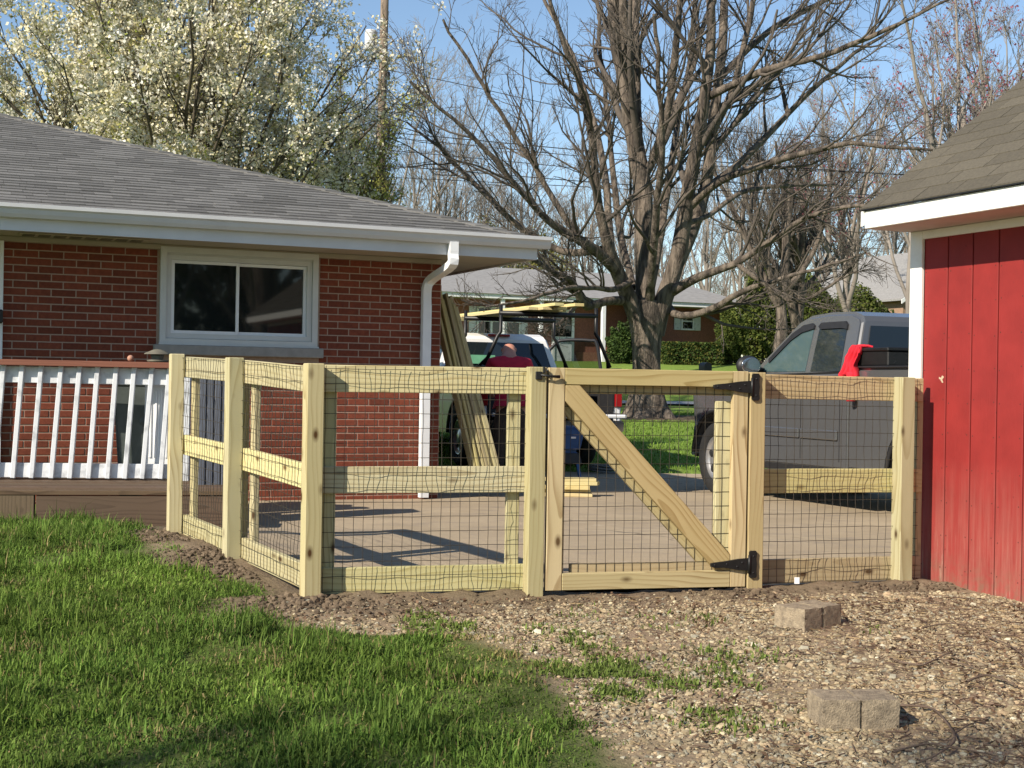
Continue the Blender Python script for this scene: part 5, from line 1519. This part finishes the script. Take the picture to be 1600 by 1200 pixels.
shrub('tall_evergreen', 'loose green evergreen beside the far gable house', 'evergreen', gpt(1345, 55), ellip(1.5, 1.0, 3.0, 0, .2), 10000, YGR + [(.12, .12, .06)], .07, 8)
shrub('yellow_shrub', 'pale yellow budding shrub behind the far roof ridge', 'shrub', gpt(845, 72), ellip(2.6, 1.5, 6.6, 0, .2, .8), 9000, [(.24, .22, .06), (.17, .16, .06)], .07, 7)
shrub('yellow_shrub', 'pale budding shrub rising between wood and house eave', 'shrub', gpt(760, 74), ellip(2.0, 1.5, 7.6, 0, .2, .8), 6000, [(.22, .20, .07), (.17, .16, .07)], .07, 17)

# ---- flowering pear
rg = np.random.default_rng(40)
py0 = P(262, 600, 28.0); py0[2] = hz(py0[0], py0[1])
pear = thing('flowering_pear', 'pear tree in full cream white blossom behind the brick house', 'tree', py0)
t0 = np.zeros((1, 10, 3)); t0[0, :, 2] = np.linspace(0, 3.2, 10); R0 = np.linspace(.30, .22, 10)[None]
st = []
sr = []
for i in range(60):
    a = i * 2.39996 + rg.uniform(-.2, .2); el = (rg.uniform(.85, 1.15), rg.uniform(.45, .85), rg.uniform(.05, .45))[i % 3]
    d = np.array([math.cos(a) * math.sin(el), math.sin(a) * math.sin(el), math.cos(el)])
    L = rg.uniform(6.4, 8.6) * (1 - .20 * el)
    p = np.array([0, 0, rg.uniform(1.6, 3.1)]); pts = [p]
    for k in range(13):
        d = nrm(d + rg.normal(size=3) * .06 + np.array([0, 0, .035])); p = p + d * L / 13; pts.append(p)
    st.append(pts); sr.append(np.linspace(rg.uniform(.05, .09), .012, 14))
st = np.array(st); sr = np.array(sr)
m = MB(); m.tubes(t0, R0, 12); m.tubes(st, sr, 7); m.build('trunk', M['twig_pear'], pear, True)
b1, r1 = spawn(st, sr, 9, rg, (.15, 1), (.35, .9), .34, 7, .06, .1, .5, .4, .010, .4)
b2, r2 = spawn(b1, r1, 6, rg, (.15, 1), (.35, .9), .5, 5, .06, .12, .55, .4, .007, .5, .35)
b3, r3 = spawn(b2, r2, 2, rg, (.2, 1), (.35, .9), .6, 3, .06, .12, .6, .4, .004, .6, .2)
m = MB(); m.tubes(b1, r1, 5); m.tubes(b2, r2, 3); m.tubes(b3, r3, 3); m.build('branches', M['twig_pear'], pear, True)
K = len(b2); sel = np.arange(K)
pts = np.concatenate([b1[:, 3:].reshape(-1, 3), b2[:, 2:].reshape(-1, 3), b3[:, 1:].reshape(-1, 3)])
dens = fbm(pts[:, 0] * .8 + 50, pts[:, 2] * .9 + pts[:, 1] * .5 + 50)
keep = rg.random(len(pts)) < np.clip((dens - .10) * 4.0, .5, 1.0) * np.clip(1.05 - .75 * sstep(1.9, 4.2, pts[:, 0]), 0, 1)
pts = pts[keep]
CN = 8
cl = np.repeat(pts, CN, 0) + rg.normal(size=(len(pts) * CN, 3)) * .065
N = len(cl)
V, q = quads(cl, rg.uniform(.020, .042, N), rg, .95, .2)
me = mesh_np('blossom', V, q)
pc = np.array([[.78, .75, .60], [.70, .64, .42], [.82, .80, .72], [.55, .50, .22], [.62, .57, .35]])
ci = np.repeat(rg.choice(5, len(pts), p=[.38, .25, .22, .05, .10]), CN)
color_attr(me, np.repeat(pc[ci] * rg.uniform(.8, 1.1, (N, 1)), 4, 0)); add_obj('blossom', me, M['leaf'], pear)
lv = pts[rg.random(len(pts)) < .22]; lv = np.repeat(lv, 4, 0) + rg.normal(size=(len(lv) * 4, 3)) * .07
V, q = quads(lv, rg.uniform(.022, .045, len(lv)), rg, .55)
me = mesh_np('young_leaves', V, q); color_attr(me, np.repeat(np.array([[.30, .33, .07]]) * rg.uniform(.5, 1.5, (len(lv), 1)), 4, 0)); add_obj('young_leaves', me, M['leaf'], pear)
# thinner green-leafed tree by the utility pole
rg = np.random.default_rng(44)
GT = bare_tree(46, 9.5, .16, 4, .5, 8, 6, 5, 2, tw=.007); GT[1].materials.append(M['twig_pear'])
gp2 = P(545, 600, 34); gtree = put_tree(GT, gp2[0], gp2[1], .85, 1.0, 'slender tree in pale green leaf before the utility pole', None, 'young_tree')
cv = np.empty(len(GT[1].vertices) * 3, np.float32); GT[1].vertices.foreach_get('co', cv); cv = cv.reshape(-1, 3)
sel = cv[rg.choice(len(cv), 6500)]; V, q = quads(sel + rg.normal(size=sel.shape) * .08, rg.uniform(.03, .06, len(sel)), rg, .6)
me = mesh_np('leaves', V, q); color_attr(me, np.repeat(np.array([[.40, .41, .12]]) * rg.uniform(.6, 1.4, (len(sel), 1)), 4, 0)); add_obj('leaves', me, M['leaf'], gtree)

# ---- trees behind the viewer: they shade the lawn and show in the window
med_lab = ['bare tree standing behind the lawn that shades it', 'bare tree beyond the shed mirrored in the house window', 'second bare tree beyond the shed mirrored in the window', 'evergreen beyond the shed mirrored in the window']
put_tree(MIDV2, -8.3, -6.1, 1.08, .3, med_lab[0], None)
put_tree(VAR[0], 9.5, -7.0, .8, 1.3, med_lab[1], None)
put_tree(MIDV, 8.6, -1.5, 1.5, 2.3, med_lab[2], None)
for x_, y_, r_, sc_ in ((16, -12, 2.3, .9), (19, -9, 4.1, 1.0), (20, -17, 5.2, 1.2), (11.5, -14, 1.2, 1.2)):
    put_tree(MIDV2 if sc_ > 1 else VAR[2], x_, y_, sc_, r_, 'bare tree of the row beyond the shed seen in the window', 'bare trees mirrored in the window')

for i, (x_, y_, s_) in enumerate(((30, -20, 1.3), (22, -24, 1.4))):
    shrub('tall_evergreen', 'evergreen of the screen beyond the shed mirrored in the window', 'evergreen', (x_, y_, float(hz(x_, y_))), ellip(2.4 * s_, 2.0 * s_, 6.5 * s_, 0, .4), 5000, GRN, .22, 60 + i, 'evergreens mirrored in the window')
# ------------------------------------------------------------------ utility pole and wires
pb = P(587, 600, 37.5); pb[2] = hz(pb[0], pb[1])
pole = thing('utility_pole', 'brown wooden utility pole with insulators behind the blossom tree', 'utility pole', pb)
PXP = F / 37.5
pt = P(592, 600, 37.5)
V = [(0, 0, -.2), (.02, 0, 4), (.05, 0, 8), (.09, 0, 13)]
pipe('shaft', V, .15, M['pole'], pole, 12, radii=[.15, .135, .12, .10])
for zz_, s in ((9.2, -1), (9.0, 1), (8.1, 1)): 
    pz_ = P(590, 100, 37.5)[2]
for py_i, s in ((92, -1), (95, 1), (118, 1)):
    z = P(590, py_i, 37.5)[2] - pb[2]
    lathe('insulator', [(.03, -.1), (.06, -.08), (.05, -.03), (.065, 0), (.05, .05), (.06, .09), (.02, .12)], M['dark_plastic'], pole, 10, (s * .20, 0, z))
z = P(570, 62, 37.5)[2] - pb[2]
lathe('transformer', [(0, -.30), (.15, -.28), (.17, -.2), (.17, .2), (.15, .27), (0, .30)], simple('transformer_grey', (.6, .6, .58), None, 8, .5), pole, 16, (-.29, .05, z))
wl = ['topmost', 'second', 'third', 'fourth', 'fifth', 'lowest']
for i, (ya, ym, yb_, sg) in enumerate(((108, 190, 240, 0), (206, 243, 290, 0), (214, 252, 282, 0), (234, 272, 330, 0), (258, 290, 322, 0), (276, 297, 345, 0))):
    a = P(594, ya, 37.4); b = P(1000, ym, 36.5); c = P(1700, yb_, 35.5); z_ = P(300, ya - 18, 38.2)
    tt = np.linspace(0, 1, 40); pts = smooth_path([z_, a, b, (b + c) / 2 + np.array([0, 0, -.05]), c], 12)
    tag(pipe('overhead_wire', pts, .013 if i in (1, 4) else .010, M['black'], None, 5), wl[i] + ' overhead wire running from the utility pole past the maple', 'wire', 'overhead wires')

# ------------------------------------------------------------------ far ranch house
FH = np.array([-2.46, 48.0, 1.78])
fh = thing('ranch_house', 'far brown brick ranch house with grey roof and white columns', 'house', FH, TH)
def fpx(px, off=0.0):
    return (hit(px, 520, FH + E2 * off, E2) - FH) @ E1
def fz(py, px, off=0.0): return hit(px, py, FH + E2 * off, E2)[2] - FH[2]
EV = 2.35
x0, x1 = -6.0, fpx(1138, .9)
w = MB(); w.box((x0, .9, -.3), (x1, 7.5, EV)); w.build('wall', M['brick_far'], fh)
mo = MB()
for r in range(34):
    pass
w = MB(); w.box((x0 - .3, .0, EV), (x1 + .55, .03, EV + .16)); w.build('fascia', M['white'], fh)
w = MB(); w.box((x0 - .3, .031, EV), (x1 + .55, .9, EV + .03)); w.build('porch_ceiling', M['soffit'], fh)
rfm = MB(); rz = 1.32; ry = 4.2
rfm.add([(x0 - .3, -.06, EV + .16), (x1 + .6, -.06, EV + .16), (x1 - 1.4, ry, EV + .16 + rz), (x0 - .3, ry, EV + .16 + rz)], [(0, 1, 2, 3)])
rfm.add([(x1 + .6, -.06, EV + .16), (x1 + .6, 8.4, EV + .16), (x1 - 1.4, ry, EV + .16 + rz)], None, [(0, 1, 2)])
rfm.add([(x1 + .6, 8.4, EV + .16), (x0 - .3, 8.4, EV + .16), (x0 - .3, ry, EV + .16 + rz), (x1 - 1.4, ry, EV + .16 + rz)], [(0, 1, 2, 3)])
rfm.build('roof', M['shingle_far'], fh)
for px in (694, 785, 845, 943):
    x = fpx(px, .1); box('porch_column', (x - .075, .06, -.3), (x + .075, .2, EV - .001), M['white'], fh, .01)
def fwin(pa, pb_, ya, yb_, shut=0.0, mull=1):
    xa, xb_ = fpx(pa, .9), fpx(pb_, .9); za, zb = fz(yb_, (pa + pb_) / 2, .9), fz(ya, (pa + pb_) / 2, .9)
    o = ring('window', xa, xb_, za, zb, .06, .82, .95, M['white'], fh)
    box('pane', (xa + .05, .87, za + .05), (xb_ - .05, .88, zb - .05), M['glass'], o, 0)
    box('meeting_rail', (xa + .05, .84, (za + zb) / 2 - .025), (xb_ - .05, .869, (za + zb) / 2 + .025), M['white'], o, 0)
    for k in range(mull):
        xm = xa + (xb_ - xa) * (k + 1) / (mull + 1); box('mullion', (xm - .04, .835, za + .05), (xm + .04, .868, zb - .05), M['white'], o, 0)
    if shut:
        for q in (xa - shut - .02, xb_ + .02):
            box('shutter', (q, .84, za), (q + shut, .899, zb), M['white_old'], o, .01)
fwin(744, 812, 480, 524, .28, 2); fwin(1063, 1083, 488, 516, .28, 0)
xa, xb_ = fpx(862, .9), fpx(896, .9)
dr = ring('front_door', xa, xb_, -.1, 2.1, .10, .82, .95, M['white'], fh)
box('door_panel', (xa + .1, .86, -.05), (xb_ - .1, .88, 1.1), M['white_old'], dr, 0); box('pane', (xa + .1, .865, 1.12), (xb_ - .1, .878, 2.0), M['glass'], dr, 0)
bnd = MB(); bnd.box((fpx(900, .9), .86, -.3), (x1, .897, .55)); bnd.build('sunlit_brick_band', simple('far_brick_sunlit', (.33, .16, .11), (.22, .10, .07), 26, .9), fh)  # lighter lower brick: sunlight below the eave shadow put into the colour
# far gable house glimpsed beside the shed
GHp = P(1402, 480, 58); GHp[2] = hz(GHp[0], GHp[1])
gh2 = thing('gable_house', 'far tan brick gable house glimpsed beside the shed corner', 'house', GHp, TH)
zc = P(1402, 462, 58)[2] - GHp[2]
w = MB(); w.box((.3, 0, -.3), (8, 8, zc)); w.add([(.3, 0, zc), (8, 0, zc), (4.15, 0, zc + 2.3), (.3, 8, zc), (8, 8, zc), (4.15, 8, zc + 2.3)], None, [(0, 1, 2), (4, 3, 5)]); w.build('wall', simple('tan_brick', (.34, .22, .15), (.24, .15, .10), 20, .9), gh2)
sl = 2.3 / 3.85
for s in (0, 1):
    V = [(-.1, -.4, zc - .24), (4.15, -.4, zc + 2.3), (4.15, 8.4, zc + 2.3), (-.1, 8.4, zc - .24)]
    V = [(v[0] if not s else 8.3 - v[0], v[1], v[2] + .02) for v in V]; V += [(v[0], v[1], v[2] + .08) for v in V]
    m = MB(); m.add(V, BOXQ); m.build('roof', M['shingle_far'], gh2)
    V = [(-.12, -.44, zc - .36), (4.15, -.44, zc + 2.18), (4.15, -.44, zc + 2.36), (-.12, -.44, zc - .18)]
    V = [(v[0] if not s else 8.3 - v[0], v[1], v[2]) for v in V]; V += [(v[0], v[1] + .038, v[2]) for v in V]
    m = MB(); m.add(V, BOXQ); m.build('rake_board', M['white'], gh2)
wv = ring('window', 3.2, 4.6, .9, 2.0, .08, -.05, .02, M['white'], gh2); box('pane', (3.28, -.02, .98), (4.52, -.01, 1.92), M['glass'], wv, 0)

# ------------------------------------------------------------------ grass, gravel, soil, litter
rg = np.random.default_rng(99)
def blades(x, y, h, w, col, rg, name, bend=.5, z=None):
    N = len(x); z = surf(x, y) if z is None else z
    a = rg.uniform(0, 2 * PI, N); lean = rg.uniform(.05, 1.0, N) ** 1.2 * bend
    ld = np.stack([np.cos(a), np.sin(a), np.zeros(N)], -1); sd = np.stack([-np.sin(a + rg.uniform(-.6, .6, N)), np.cos(a), np.zeros(N)], -1)
    b = np.stack([x, y, z - .006], -1); up = np.array([0, 0, 1.0])
    m = b + (up * .58 * np.cos(lean * .5)[:, None] + ld * np.sin(lean * .5)[:, None] * .58) * h[:, None]
    t = m + (up * .46 * np.cos(lean * 1.5)[:, None] + ld * np.sin(lean * 1.5)[:, None] * .50) * h[:, None]
    w = w[:, None]
    V = np.stack([b - sd * w, b + sd * w, m + sd * w * .8, m - sd * w * .8, t], 1).reshape(-1, 3)
    i = np.arange(N) * 5
    me = mesh_np(name, V, np.stack([i, i + 1, i + 2, i + 3], -1), np.stack([i + 3, i + 2, i + 4], -1), True)
    color_attr(me, np.repeat(col, 5, 0)); return me
def visible(x, y, m=40):
    d = y; u = 800 + F * x / y; v = 600 + F * (CAM[2] - hz(x, y)) / y
    return (u > -m) & (u < 1600 + m) & (v < 1250)
# lawn
N = 860000
y = 3.5 + (10.3 - 3.5) * rg.random(N) ** 1.25; x = rg.uniform(-4.6, 1.2, N)
dens = fbm(x * 1.6 + 3, y * 1.6); d2 = fbm(x * 5 + 13, y * 5)
ls_ = lawn_sd(x, y); sm_ = soil_mask(x, y)
bare = sstep(.56, .68, fbm(x * 1.9 + 40, y * 3.0 + 11))
keep = (rg.random(N) < sstep(-.20, .22, ls_ + .10 * (d2 - .47) * 4) * (1 - .93 * sm_) * (1 - .62 * bare) * (.45 + .55 * d2)) & visible(x, y) & ~((y > 9.75 + (x + 4) * .1)) & ((side_sd(x, y) > .03) | (y < 6.9))
x, y, dens, d2 = x[keep], y[keep], dens[keep], d2[keep]; N = len(x)
h = .80 * (.020 + .100 * sstep(.36, .68, dens * .5 + d2 * .5) * rg.uniform(.4, 1.15, N) + .022 * rg.random(N)) * (1 + .9 * (rg.random(N) < .06))
h = h * (.55 + .45 * sstep(-.05, .30, lawn_sd(x, y))) * (1 + .7 * sstep(9.2, 9.7, y)) * (1 - .35 * sstep(.35, .05, side_sd(x, y)))
w = rg.uniform(.0018, .0040, N)
c0 = np.array([.140, .225, .034]); c1 = np.array([.27, .35, .085]); c2 = np.array([.080, .165, .028])
k = rg.random((N, 1)); tn = np.clip((fbm(x * 1.1 + 77, y * 1.1) - .25) * 2, 0, 1)[:, None]
col = (c2 * (1 - tn) + c0 * tn) * (1 - .5 * k) + c1 * .5 * k
col = col * (.62 + .76 * fbm(x * .9 + 20, y * .9 + 8) ** 1.0)[:, None] * (.42 + 1.1 * fbm(x * 4.4 + 33, y * 4.4))[:, None] * .92
dry = (rg.random(N) < .04 + .30 * sstep(.60, .72, fbm(x * 1.9 + 9, y * 2.6 + 60)))[:, None]
e = sstep(.25, .02, lawn_sd(x, y)) * sstep(-1.3, -.6, x) * sstep(5.2, 5.6, y); dry = dry | (rg.random(N) < e * .7)[:, None]
col = np.where(dry, np.array([.36, .29, .13]) * rg.uniform(.7, 1.1, (N, 1)), col * rg.uniform(.6, 1.5, (N, 1)))
lawn_o = add_obj('lawn_grass', blades(x, y, h, w, col, rg, 'lawn_grass', 2.3), M['grass'])
tag(lawn_o, 'uneven green lawn grass in front of the deck and fence', 'grass', kind='stuff')
print('lawn blades', N)
# weeds on the gravel
wp = [(900, 1035, .30, .9), (955, 1065, .28, 1), (1010, 1085, .30, .8), (1130, 1105, .28, .7), (860, 1000, .25, .6), (1060, 972, .22, .5), (1150, 1025, .22, .4), (690, 975, .25, .7), (1355, 985, .10, .5), (1090, 1060, .25, .5), (920, 960, .18, .3)]
xs_, ys_, hs_ = [], [], []
for px, py, r, s in wp:
    p = Gd(px, py); n = int(2600 * s * r / .25)
    a = rg.uniform(0, 2 * PI, n); rr_ = r * np.sqrt(rg.random(n)) * (.6 + .6 * rg.random(n))
    xs_.append(p[0] + rr_ * np.cos(a)); ys_.append(p[1] + rr_ * np.sin(a) * 1.2); hs_.append(rg.uniform(.012, .04, n))
x = np.concatenate(xs_); y = np.concatenate(ys_); h = np.concatenate(hs_); kp = rg.random(len(x)) < sstep(.44, .62, fbm(x * 5, y * 5)) * .75 + .03
x, y, h = x[kp], y[kp], h[kp]; N = len(x)
col = np.array([.14, .19, .045]) * rg.uniform(.6, 1.5, (N, 1))
tag(add_obj('weeds', blades(x, y, h, rg.uniform(.002, .006, N), col, rg, 'weeds', 1.6, surf(x, y) + .004), M['grass']), 'low green weeds growing through the gravel', 'weeds', kind='stuff')
# far lawn tufts
N = 36000
x = rg.uniform(-1.5, 9, N); y = rg.uniform(18.7, 31, N); kp = visible(x, y) & (np.hypot((x - TREE[0] - .8) / 2.6, (y - TREE[1] + .3) / 1.0) > .9)
x, y = x[kp], y[kp]; N = len(x)
col = np.array([.15, .24, .04]) * rg.uniform(.7, 1.35, (N, 1))
tag(add_obj('front_lawn_grass', blades(x, y, rg.uniform(.03, .07, N), rg.uniform(.006, .012, N), col, rg, 'front_lawn_grass', .9), M['grass']), 'bright green grass of the front lawn round the maple', 'grass', kind='stuff')
# stones
def stones(x, y, size, col, rg, name, sink=.35, flat=.65):
    bm = bmesh.new(); bmesh.ops.create_icosphere(bm, subdivisions=1, radius=1); B = np.array([v.co for v in bm.verts]); Fq = np.array([[v.index for v in f.verts] for f in bm.faces]); bm.free()
    N = len(x); nB = len(B)
    q = nrm(rg.normal(size=(N, 4)))
    a, b, c, d = q.T
    Rm = np.stack([np.stack([1 - 2 * (c * c + d * d), 2 * (b * c - a * d), 2 * (b * d + a * c)], -1), np.stack([2 * (b * c + a * d), 1 - 2 * (b * b + d * d), 2 * (c * d - a * b)], -1), np.stack([2 * (b * d - a * c), 2 * (c * d + a * b), 1 - 2 * (b * b + c * c)], -1)], 1)
    sc = rg.uniform(.6, 1.25, (N, 1, 3))
    V = B[None] * sc * rg.uniform(.78, 1.15, (N, nB, 1))
    V = np.einsum('nij,nkj->nki', Rm, V) * size[:, None, None]
    V[..., 2] *= flat
    V += np.stack([x, y, surf(x, y) + size * flat * (1 - 2 * sink) * .6], -1)[:, None, :]
    T_ = (Fq[None] + (np.arange(N) * nB)[:, None, None]).reshape(-1, 3)
    me = mesh_np(name, V.reshape(-1, 3), None, T_)
    color_attr(me, np.repeat(col, nB, 0)); return me
N = 110000
y = 3.7 + (7.6 - 3.7) * rg.random(N) ** 1.3; x = rg.uniform(-1.4, 3.1, N)
ls_ = lawn_sd(x, y)
shedn = ((x - SH[0]) * E1[0] + (y - SH[1]) * E1[1])
cov = sstep(.02, -.15, ls_) * (1 - .80 * soil_mask(x, y)) * sstep(.05, .2, fence_sd(x, y)) * (shedn < -.01) * (.35 + .75 * sstep(.3, .6, fbm(x * 2.6, y * 2.6)))
kp = (rg.random(N) < cov) & visible(x, y); x, y = x[kp], y[kp]; N = len(x)
pal = np.array([[.46, .36, .25], [.39, .30, .205], [.53, .44, .32], [.31, .245, .18], [.44, .32, .22], [.38, .34, .28], [.62, .55, .45]])
pal = pal * np.array([.97, 1.0, .90])
col = pal[rg.choice(7, N, p=[.22, .22, .10, .18, .14, .12, .02])] * rg.uniform(.48, 1.0, (N, 1))
tag(add_obj('gravel', stones(x, y, (.0035 + .0105 * rg.random(N) ** 1.6) * (1 + .8 * (rg.random(N) < .04)), col, rg, 'gravel'), M['tint']), 'tan and grey pea gravel bed in front of the gate', 'gravel', kind='stuff')
print('stones', N)
# soil clods
N = 60000
x = rg.uniform(-3.2, 3.0, N); y = rg.uniform(6.0, 10.0, N); s_ = soil_mask(x, y)
hp = np.zeros(N)
for q, r in ((L0, .42), (M0, .5), (E0, .45), (GR0, .2), (A0, .35)): hp = np.maximum(hp, np.exp(-(np.hypot(x - q[0], y - q[1] + .12) / r) ** 2))
kp = (rg.random(N) < s_ * (.20 + .8 * hp) * sstep(.35, .6, fbm(x * 4, y * 4) + .35 * hp)) & ((fence_sd(x, y) > .02) | (side_sd(x, y) > .02))
sn = ((x - SH[0]) * E1[0] + (y - SH[1]) * E1[1]); kp &= sn < -.02
x, y, hp = x[kp], y[kp], hp[kp]; N = len(x)
col = np.array([.125, .093, .062]) * rg.uniform(.6, 1.4, (N, 1))
tag(add_obj('soil_clods', stones(x, y, rg.uniform(.004, .012, N) * (1 + 1.5 * hp * rg.random(N)), col, rg, 'soil_clods', .3, .8), M['tint']), 'crumbly brown soil clods dug up along the fence', 'soil', kind='stuff')
# bits of twig and straw scattered on the gravel
N = 6500
y = rg.uniform(3.8, 7.4, N); x = rg.uniform(-.6, 3.0, N); kp = (lawn_sd(x, y) < -.05) & (fence_sd(x, y) > .1) & (((x - SH[0]) * E1[0] + (y - SH[1]) * E1[1]) < -.03) & (rg.random(N) < .25 + .75 * sstep(.8, 1.8, x)); x, y = x[kp], y[kp]; N = len(x)
a = rg.uniform(0, PI, N); L = rg.uniform(.015, .08, N)
pt_ = np.zeros((N, 3, 3)); t_ = np.linspace(-.5, .5, 3)
pt_[..., 0] = x[:, None] + np.cos(a)[:, None] * L[:, None] * t_; pt_[..., 1] = y[:, None] + np.sin(a)[:, None] * L[:, None] * t_
pt_[..., 1] += rg.normal(size=(N, 3)) * .004; pt_[..., 2] = surf(pt_[..., 0], pt_[..., 1]) + .010 + rg.uniform(0, .006, (N, 1))
V, q = tubes(pt_, rg.uniform(.0009, .0026, (N, 1)) * np.ones((1, 3)), 4)
me = mesh_np('twig_litter', V, q, None, True); color_attr(me, np.repeat(np.where(rg.random((N, 1)) < .22, np.array([[.30, .22, .12]]), np.array([[.12, .08, .058]])) * rg.uniform(.7, 1.2, (N, 1)), 12, 0))
tag(add_obj('twig_litter', me, M['tint']), 'small brown twig litter strewn over the gravel', 'litter', kind='stuff')
# dead leaf flakes and bark crumbs
N = 9000
y = rg.uniform(3.7, 7.3, N); x = rg.uniform(-1.0, 3.0, N); kp = (lawn_sd(x, y) < .05) & (fence_sd(x, y) > .1) & (((x - SH[0]) * E1[0] + (y - SH[1]) * E1[1]) < -.03) & (rg.random(N) < .15 + .85 * sstep(.45, .62, fbm(x * 2.2 + 60, y * 2.2)))
x, y = x[kp], y[kp]; N = len(x)
V, q = quads(np.stack([x, y, surf(x, y) + rg.uniform(.008, .016, N)], -1), rg.uniform(.004, .014, N), rg, .7, 1.6)
me = mesh_np('leaf_litter', V, q); color_attr(me, np.repeat(np.array([[.15, .095, .06]]) * rg.uniform(.5, 1.7, (N, 1)), 4, 0))
tag(add_obj('leaf_litter', me, M['leaf']), 'brown dead leaf flakes scattered among the gravel', 'litter', kind='stuff')
# larger sticks, one by one
SK = [([(1405, 1108), (1455, 1115), (1480, 1140), (1492, 1165), (1470, 1185), (1432, 1200)], .008, 'crooked forked stick curling beside the flat concrete block'),
      ([(1395, 1180), (1450, 1172), (1490, 1178), (1560, 1188)], .007, 'long straight stick crossing the crooked one on the gravel'),
      ([(1405, 1040), (1440, 1048), (1470, 1040), (1530, 1052)], .008, 'dark branched stick lying between the two concrete blocks'),
      ([(1400, 1022), (1470, 1030), (1525, 1048)], .006, 'thin dark stick beside the branched stick on the gravel'),
      ([(1510, 1072), (1545, 1065), (1590, 1078)], .010, 'short black bark piece on the gravel by the frame of sticks'),
      ([(1440, 986), (1480, 982), (1530, 984)], .006, 'thin pale stick on the gravel below the shed wall'),
      ([(1185, 1001), (1240, 1003), (1310, 1007)], .004, 'long thin straw stem before the angled concrete block'),
      ([(1370, 1097), (1420, 1093), (1500, 1085)], .005, 'thin brown stem behind the flat concrete block'),
      ([(1545, 1000), (1575, 1015), (1600, 1030)], .007, 'brown stick near the shed foot on the gravel')]
for pxs_, r, lab in SK:
    r = r * .62
    g = np.array([Gd(*p) for p in pxs_]); g = smooth_path(g, 5); g[:, 2] = surf(g[:, 0], g[:, 1]) + r + .010 + .01 * np.sin(np.linspace(0, 3, len(g)))
    b = MB(); R_ = np.linspace(r, r * .5, len(g)) * (1 + .15 * np.sin(np.arange(len(g)) * 2.1)); b.tubes(g[None], R_[None], 8)
    if 'fork' in lab or 'branch' in lab:
        m_ = g[len(g) // 2]; e_ = m_ + np.array([.16, .10, .02]); b.tubes(np.stack([m_, (m_ + e_) / 2 + np.array([0, .01, .01]), e_])[None], np.array([[r * .7, r * .5, r * .3]]), 6)
    tag(b.build('stick', M['stick'], None, True), lab, 'stick')
